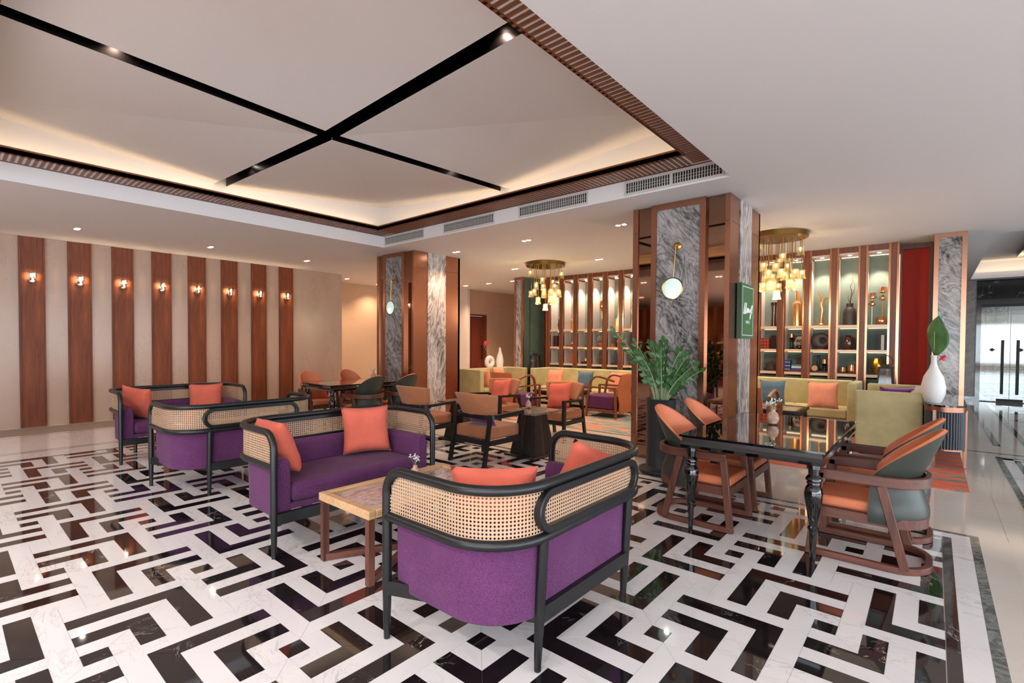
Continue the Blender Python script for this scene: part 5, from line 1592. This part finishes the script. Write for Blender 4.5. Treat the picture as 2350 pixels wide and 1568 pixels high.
def goblets(t):
    for x, y, h in ((-.09, -.03, .52), (.06, .02, .62)):
        MB().cyl((x, y, 0), (x, y, h - .06), .006, None, 8).build('stem', 'gold_leaf', t, True)
        MB().lathe([(.02, h - .06), (.06, h - .04), (.062, h + .01), (.05, h + .05), (.047, h + .05), (.056, h), (.01, h - .05)], 18, (x, y, 0)).build('cup', 'rose_glass', t, True)
        MB().lathe([(.01, h - .19), (.05, h - .165), (.055, h - .13), (.02, h - .10), (.005, h - .09)], 18, (x, y, 0)).build('lower_cup', 'rose_glass', t, True)
    MB().lathe([(.07, 0), (.095, .05), (.09, .1), (.07, .14), (.065, .14), (.08, .08), (.06, .02)], 22, (.05, 0, 0)).build('bowl', 'rose_glass', t, True)
t = item('goblet_candelabra', 'stemmed rose glass goblets and bowl on the top right shelf', 'candelabra', 16, 0); goblets(t)
def book(label, i, lev, off, w, h, mt, dy=-.06, d=.14, grp='books standing on the lit shelves', spine=None):
    t = item('book', label, 'book', i, lev, off, dy, grp)
    MB().box(-w / 2, w / 2, -.02, d - .02, .001, h).build('cover', mt, t)
    MB().box(-w / 2 + .003, w / 2 - .003, -.016, d - .016, h, h + .001).build('pages', 'book_white', t)
    if spine:
        m = MB()
        for z in (.2, .5, .8): m.box(-w / 2 + .002, w / 2 - .002, -.0212, -.02, h * z - .006, h * z + .006)
        m.build('spine_band', spine, t)
for k, l in enumerate(('outer', 'middle', 'inner')): book('red leather book with gilt bands, %s of the three beside the black box' % l, 12, 1, -.135 + k * .05, .044, .215 , 'book_red', spine='gold_paint')
t = item('black_book_case', 'black upright box with a gold emblem beside the red books', 'box', 12, 1, .06, .06); MB().box(-.08, .09, 0, .05, .001, .27).build('case', 'book_black', t)
m = MB(); q = random.Random(8)
for k in range(10): m.lathe([(0.0001, 0), (.010, .004), (0.0001, .008)], 6, (q.uniform(-.04, .04), -.002, .17 + q.uniform(-.03, .03)))
m.build('emblem', 'gold_paint', t)
t = item('candle_stand', 'black turned candle stand with copper glass beside a framed print', 'ornament', 13, 1, -.06); lat(t, 'stand', [(.06, 0), (.05, .02), (.025, .04), (.03, .10), (.025, .13), (.03, .17), (.055, .20)], 'black_ceramic'); lat(t, 'cup', [(.03, .20), (.055, .23), (.045, .30), (.04, .30), (.05, .23)], 'rose_glass')
t = item('framed_print', 'small framed print leaning in the shelf niche', 'picture', 13, 1, .05, .1); MB().box(-.1, .1, 0, .015, .001, .27).build('frame', 'book_black', t); MB().box(-.09, .09, -.001, 0, .02, .25).build('print', 'print_art', t)
t = item('round_pot', 'little round black pot in front of the framed print', 'pot', 13, 1, .08, -.02); lat(t, 'pot', [(.03, 0), (.055, .03), (.05, .07), (.03, .085)], 'black_ceramic')
t = item('disc_vase', 'round grey brown disc vase with an off centre hole', 'vase', 14, 1, 0)
m = MB(); ro, c0 = .165, (.03, .0)
def disc(u, v):
    a = 2 * PI * u; b = 2 * PI * v
    ix, iz = .035 + .035 * math.cos(a), .0 + .035 * math.sin(a); ox, oz = .165 * math.cos(a), .15 * math.sin(a)
    k_ = .5 - .5 * math.cos(b) if True else 0
    return (ix + (ox - ix) * k_, .045 * math.sin(b) * (1 if True else 1), .165 + iz + (oz - iz) * k_)
m.grid(disc, 36, 16); m.build('disc_body', 'dark_ceramic', t, True); lat(t, 'foot', [(.075, 0.001), (.085, .03)], 'dark_ceramic', sy=.4)
t = item('amber_jar', 'dark ribbed amber jar with a leafy rim', 'jar', 15, 1, .0); lat(t, 'jar', [(.07, 0), (.095, .04), (.095, .20), (.075, .235), (.04, .24), (.05, .265), (.04, .26)], 'smoke_amber', 12)
for k, (w, mt, h) in enumerate(((.045, 'book_black', .27), (.05, 'book_white', .265), (.035, 'book_black', .262))): book('%s book standing above the ring handled lantern' % ('thick black', 'pale grey', 'thin black')[k], 16, 1, .03 + k * .047, w - .004, h, mt)
t = item('lidded_pot', 'brown lidded casserole pot on the low right shelf', 'pot', 12, 2, .02); lat(t, 'pot', [(.085, 0), (.095, .02), (.105, .12), (.12, .125), (.12, .135)], 'dark_ceramic'); lat(t, 'lid', [(.12, .136), (.09, .165), (.03, .18), (.025, .2), (.0, .2)], 'dark_ceramic')
for k, (w, h, mt) in enumerate(((.05, .23, 'book_blue'), (.045, .225, 'book_blue'))): book('blue paperback standing beside the stacked books, %s' % ('outer one', 'inner one')[k], 13, 2, -.13 + k * .048, w - .004, h, mt, spine='book_white')
for k, (mt, l) in enumerate((('book_brown', 'brown gilt book at the bottom of the stack'), ('book_blue', 'navy book in the stack'), ('book_white', 'white book in the stack'), ('book_teal', 'teal book on top of the stack'))):
    t = item('book', l + ' on the low right shelf', 'book', 13, 2, .05 if k else -.0, -.05, 'stacked books on the low right shelf'); t.location.z += .001 + k * .036 if k else .001
    MB().box(-.15 if k == 0 else -.085, .10 if k else .15, -.06, .12, 0, .034).build('cover', mt, t)
t = item('black_plaque', 'dark upright plaque behind the stacked books', 'plaque', 13, 2, .07, .14); MB().box(-.07, .08, 0, .02, .001, .26).build('plaque', 'book_brown', t)
t = item('wooden_tray', 'dark wooden tray carrying two candle stands', 'tray', 14, 2, 0, -.03); MB().box(-.16, .16, -.07, .09, .001, .03).build('tray', 'ebony', t)
t = item('candle_stand', 'tall slim black candlestick on the wooden tray', 'ornament', 14, 2, -.04, .02); t.location.z += .031; lat(t, 'stand', [(.055, 0), (.05, .03), (.02, .07), (.03, .14), (.018, .2), (.02, .27), (.045, .29)], 'black_ceramic')
t = item('candle_stand', 'short black candle stand with copper glass on the wooden tray', 'ornament', 14, 2, .07, -.01); t.location.z += .031; lat(t, 'stand', [(.045, 0), (.03, .03), (.03, .08), (.045, .12)], 'black_ceramic'); lat(t, 'cup', [(.03, .12), (.05, .14), (.045, .22), (.04, .22), (.045, .14)], 'rose_glass')
t = item('agate_slice', 'round agate slice leaning on the wooden tray', 'ornament', 14, 2, -.08, -.085); t.location.z += .031; MB().lathe([(0, -.01), (.05, -.01), (.05, .01), (0, .01)], 20).build('slice', 'gold_leaf', t, True); t.children[0].rotation_euler = (PI / 2, 0, 0); t.children[0].location = (0, 0, .05)
for l, o_, s_ in (('small hammered copper tealight bowl', -.07, .72), ('larger hammered copper tealight bowl', .07, 1.05)):
    t = item('tealight_bowl', l + ' on the low right shelf', 'bowl', 15, 2, o_, 0, 'tealight bowls'); lat(t, 'bowl', [(.05 * s_, 0), (.085 * s_, .05 * s_), (.06 * s_, .155 * s_), (.055 * s_, .155 * s_), (.075 * s_, .05 * s_)], 'rose_glass')
t = item('cut_glass_vase', 'golden brown cut glass vase behind the ring handled lantern', 'vase', 16, 2, .0); lat(t, 'vase', [(.05, 0), (.085, .08), (.09, .2), (.06, .29), (.05, .29), (.08, .2)], 'gold_paint', 9)
# --- left group: bays 0 .. 6
t = item('branch_vase', 'slim brown vase with thin twigs in the first left niche', 'vase', 0, 0, .06); lat(t, 'vase', [(.05, 0), (.075, .12), (.05, .28), (.02, .38), (.025, .42)], 'dark_ceramic')
q = random.Random(12)
for bx_ in (-.14, -.06, .02): MB().tube([(0, 0, .40), (bx_ * .5, -.02, .7), (bx_, -.03, .98)], [.004, .003, .002], 5).build('twig', 'twig', t)
def copper_jar(i, l, w=.09, h=.24, off=.05):
    t = item('copper_jar', l, 'vase', i, 0, off); lat(t, 'jar', [(w, 0), (w * 1.05, h * .5), (w, h), (w * .4, h + .06), (.03, h + .08), (.032, h + .30)], 'gold_leaf')
copper_jar(1, 'copper bottle with white shoulders and long neck in the left niches'); copper_jar(4, 'rounded copper bottle with long neck in the left niches', .1, .22, .06)
t = item('candle_tower', 'dark pierced candle tower in the left niches', 'ornament', 2, 0, .09); lat(t, 'tower', [(.07, 0), (.055, .2), (.05, .34)], 'gold_leaf', 10); lat(t, 'collar', [(.055, .34), (.055, .43)], 'black_ceramic')
t = item('trophy_vase', 'tall rose glass goblet on a twisted gold stem', 'vase', 3, 0, .05); MB().tube([(0, 0, 0), (.02, 0, .15), (-.01, 0, .3), (.0, 0, .45)], [.02, .022, .026, .03], 10).build('stem', 'gold_leaf', t, True); lat(t, 'foot', [(.09, 0), (.04, .03), (.02, .05)], 'gold_leaf'); lat(t, 'cup', [(.03, .44), (.085, .52), (.09, .60), (.075, .70), (.07, .70), (.08, .6)], 'rose_glass')
t = item('driftwood_sculpture', 'gold branching sculpture beside the planter column', 'sculpture', 5, 0, .0); figure(t, .7, 'gold_leaf')
for k, (w, mt) in enumerate(((.04, 'book_brown'), (.035, 'book_black'), (.04, 'book_brown'))): book('%s book in the first left niche' % ('brown gilt', 'slim black', 'broad brown')[k], 0, 1, -.11 + k * .042, w, .29, mt, spine='gold_paint' if k == 0 else None)
for i, nm in ((1, 'second'), (5, 'sixth')):
    t = item('gold_egg', 'small golden egg ornament on a red book in the %s left niche' % nm, 'ornament', i, 1, .04, -.02); t.location.z += .035; lat(t, 'egg', [(.02, 0), (.05, .03), (.045, .08), (.0, .11)], 'gold_leaf')
    t = item('book', 'flat red book under a golden egg in the %s left niche' % nm, 'book', i, 1, .0, -.04, 'flat books on the left shelves'); MB().box(-.13, .14, -.05, .1, 0.001, .033).build('cover', 'book_red', t)
    t = item('black_cone', 'black leaning cone behind the golden egg in the %s left niche' % nm, 'ornament', i, 1, .10, .09); MB().tube([(0, 0, 0), (.01, 0, .25)], [.045, .006], 14).build('cone', 'black_ceramic', t, True)
t = item('figurine', 'small white and black figurine on a dark tray', 'ornament', 2, 1, .09); lat(t, 'skirt', [(.04, .02), (.03, .1), (.015, .16), (.025, .2), (.0, .24)], 'petal_white'); MB().box(-.12, .06, -.07, .07, .001, .02).build('tray', 'ebony', t)
t = item('succulent_pot', 'grey green succulent in a terracotta pot', 'plant', 3, 1, .03); lat(t, 'pot', [(.05, 0), (.085, .05), (.08, .09), (.07, .1)], 'terracotta')
m = MB(); q = random.Random(31)
for _ in range(90):
    a = Vector((q.uniform(-1, 1), q.uniform(-1, 1), q.uniform(-.2, 1))).normalized(); p = Vector((a.x * .11, a.y * .1, .19 + a.z * .11)); m.tube([(p.x * .3, p.y * .3, .12), tuple(p), (p.x * 1.15, p.y * 1.15, p.z + .01)], [.003, .01, .002], 5)
tag(m.build('leaves', 'leaf_grey', t), kind='stuff')
t = item('brown_bottle', 'brown glazed bottle vase with dark top', 'vase', 4, 1, .065); lat(t, 'bottle', [(.06, 0), (.085, .1), (.06, .2), (.025, .3), (.02, .35)], 'smoke_amber')
t = item('ring_dish', 'round ribbed glass dish standing upright', 'ornament', 4, 1, -.02, -.09); MB().lathe([(.02, -.01), (.055, -.012), (.06, 0), (.055, .012), (.02, .01)], 20).build('dish', 'rose_glass', t, True); t.children[0].rotation_euler = (PI / 2, 0, 0); t.children[0].location = (0, 0, .061)
t = item('gold_vase', 'gilded patterned cylinder vase in the low left niche', 'vase', 0, 2, .09); lat(t, 'vase', [(.06, 0), (.06, .28), (.05, .28)], 'gold_paint', 9)
t = item('tall_jar', 'tall tan oval jar in the low left niche', 'vase', 1, 2, .07); lat(t, 'jar', [(.06, 0), (.09, .12), (.085, .24), (.045, .33), (.04, .35)], 'terracotta')
for i, nm in ((2, 'third'), (4, 'fifth')):
    t = item('dark_box', 'flat dark box in the low %s left niche' % nm, 'box', i, 2, .02, -.02); MB().box(-.12, .13, -.06, .1, .001, .045).build('box', 'ebony', t)
t = item('gold_egg', 'golden egg on the flat dark box', 'ornament', 2, 2, .02, -.02); t.location.z += .046; lat(t, 'egg', [(.02, 0), (.055, .03), (.05, .09), (.0, .125)], 'gold_leaf')
t = item('brown_tureen', 'dark brown tureen with slanted lid', 'pot', 3, 2, .05); lat(t, 'pot', [(.085, 0), (.09, .17), (.105, .175), (.09, .21), (.03, .23), (0, .23)], 'dark_ceramic', 6)
t = item('book_row', 'dark blue upright folder in the low left niche', 'book', 4, 2, .07, .03); t.location.z += .046; MB().box(-.07, .08, 0, .05, 0, .24).build('cover', 'book_blue', t)
for k in range(3): book('brown tall book in the low niche beside the planter column, %s' % ('first', 'second', 'third')[k], 5, 2, .03 + k * .042, .038, .33, 'book_brown', spine='gold_paint')
plain('bar_leather', rgb(122, 52, 30), .5)
# ------------------------------------------------------------------ bar at the rear (seen in the mirrors)
br = thing('bar_counter', 'red brown bar counter with dark stone top behind the seating', 'counter', (-7.6, -6.2, 0))
MB().box(-3.2, 3.2, -.3, .3, .001, 1.06).build('front', 'bar_leather', br); MB().box(-3.25, 3.25, -.36, .36, 1.06, 1.10).build('top', 'marble_black_top', br)
bs = thing('back_bar', 'tall copper panelled back bar with lit bottle shelves', 'shelf', (-7.6, -7.9, 0))
MB().box(-3.4, 3.4, -.2, -.1, .001, 3.0).build('panel', 'cove_wood', bs)
for x in (-3.0, -2.0, -1.0, 0, 1.0, 2.0, 3.0): MB().box(x - .09, x + .09, -.1, -.05, .001, 3.0).build('copper_fin', 'copper', bs)
for z in (1.15, 1.55): MB().box(-3.3, 3.3, -.1, .22, z - .03, z).build('shelf_board', 'shelf_teak', bs); MB().box(-3.2, 3.2, -.09, -.06, z + .002, z + .015).build('light_strip', 'led_warm', bs)
bo = MB().lathe([(.04, 0), (.042, .02), (.042, .17), (.016, .23), (.014, .30), (.017, .30), (.017, .315), (.0, .315)], 12)
mes = [bo.mesh('bottle', q, True) for q in ('smoke_amber', 'amber_glass', 'black_ceramic', 'clear_glass')]
for z, l in ((1.15, 'lower'), (1.55, 'upper')):
    for i in range(26):
        o = bpy.data.objects.new('bottle', mes[(i * 7 + int(z * 10)) % 4]); COL.objects.link(o); o.location = (-10.7 + i * .245, -7.82, z + .0005)
        tag(o, 'spirit bottle standing on the %s back bar shelf' % l, 'bottle', 'bottles on the %s back bar shelf' % l)
def stool(x):
    t = thing('bar_stool', 'tall black legged bar stool with red brown seat at the bar counter', 'stool', (x, -5.5, 0), 0, 'bar stools')
    MB().box(-.2, .2, -.2, .2, .70, .78).build('seat', 'bar_leather', t, bevel=.02); MB().box(-.2, .2, .17, .22, .78, 1.08).build('backrest', 'bar_leather', t, bevel=.02)
    for sx in (-1, 1):
        for sy in (-1, 1): MB().bar((sx * .19, sy * .19, .001), (sx * .17, sy * .17, .70), .03, .03).build('leg', 'black_matte', t)
    MB().box(-.19, .19, -.2, -.17, .25, .28).build('foot_rail', 'black_matte', t)
for x in (-9.6, -8.6, -7.6, -6.6, -5.6): stool(x)
lamp('SPOT', (-7.6, -6.6, 3.2), 160, (1, .70, .42), None, .1, (0, -.2, -1), 130, .8, 'bar_light')
lamp('SPOT', (-4.7, -3.5, 3.2), 160, (1, .78, .58), None, .2, (0, 0, -1), 140, .8, 'rear_room_light')
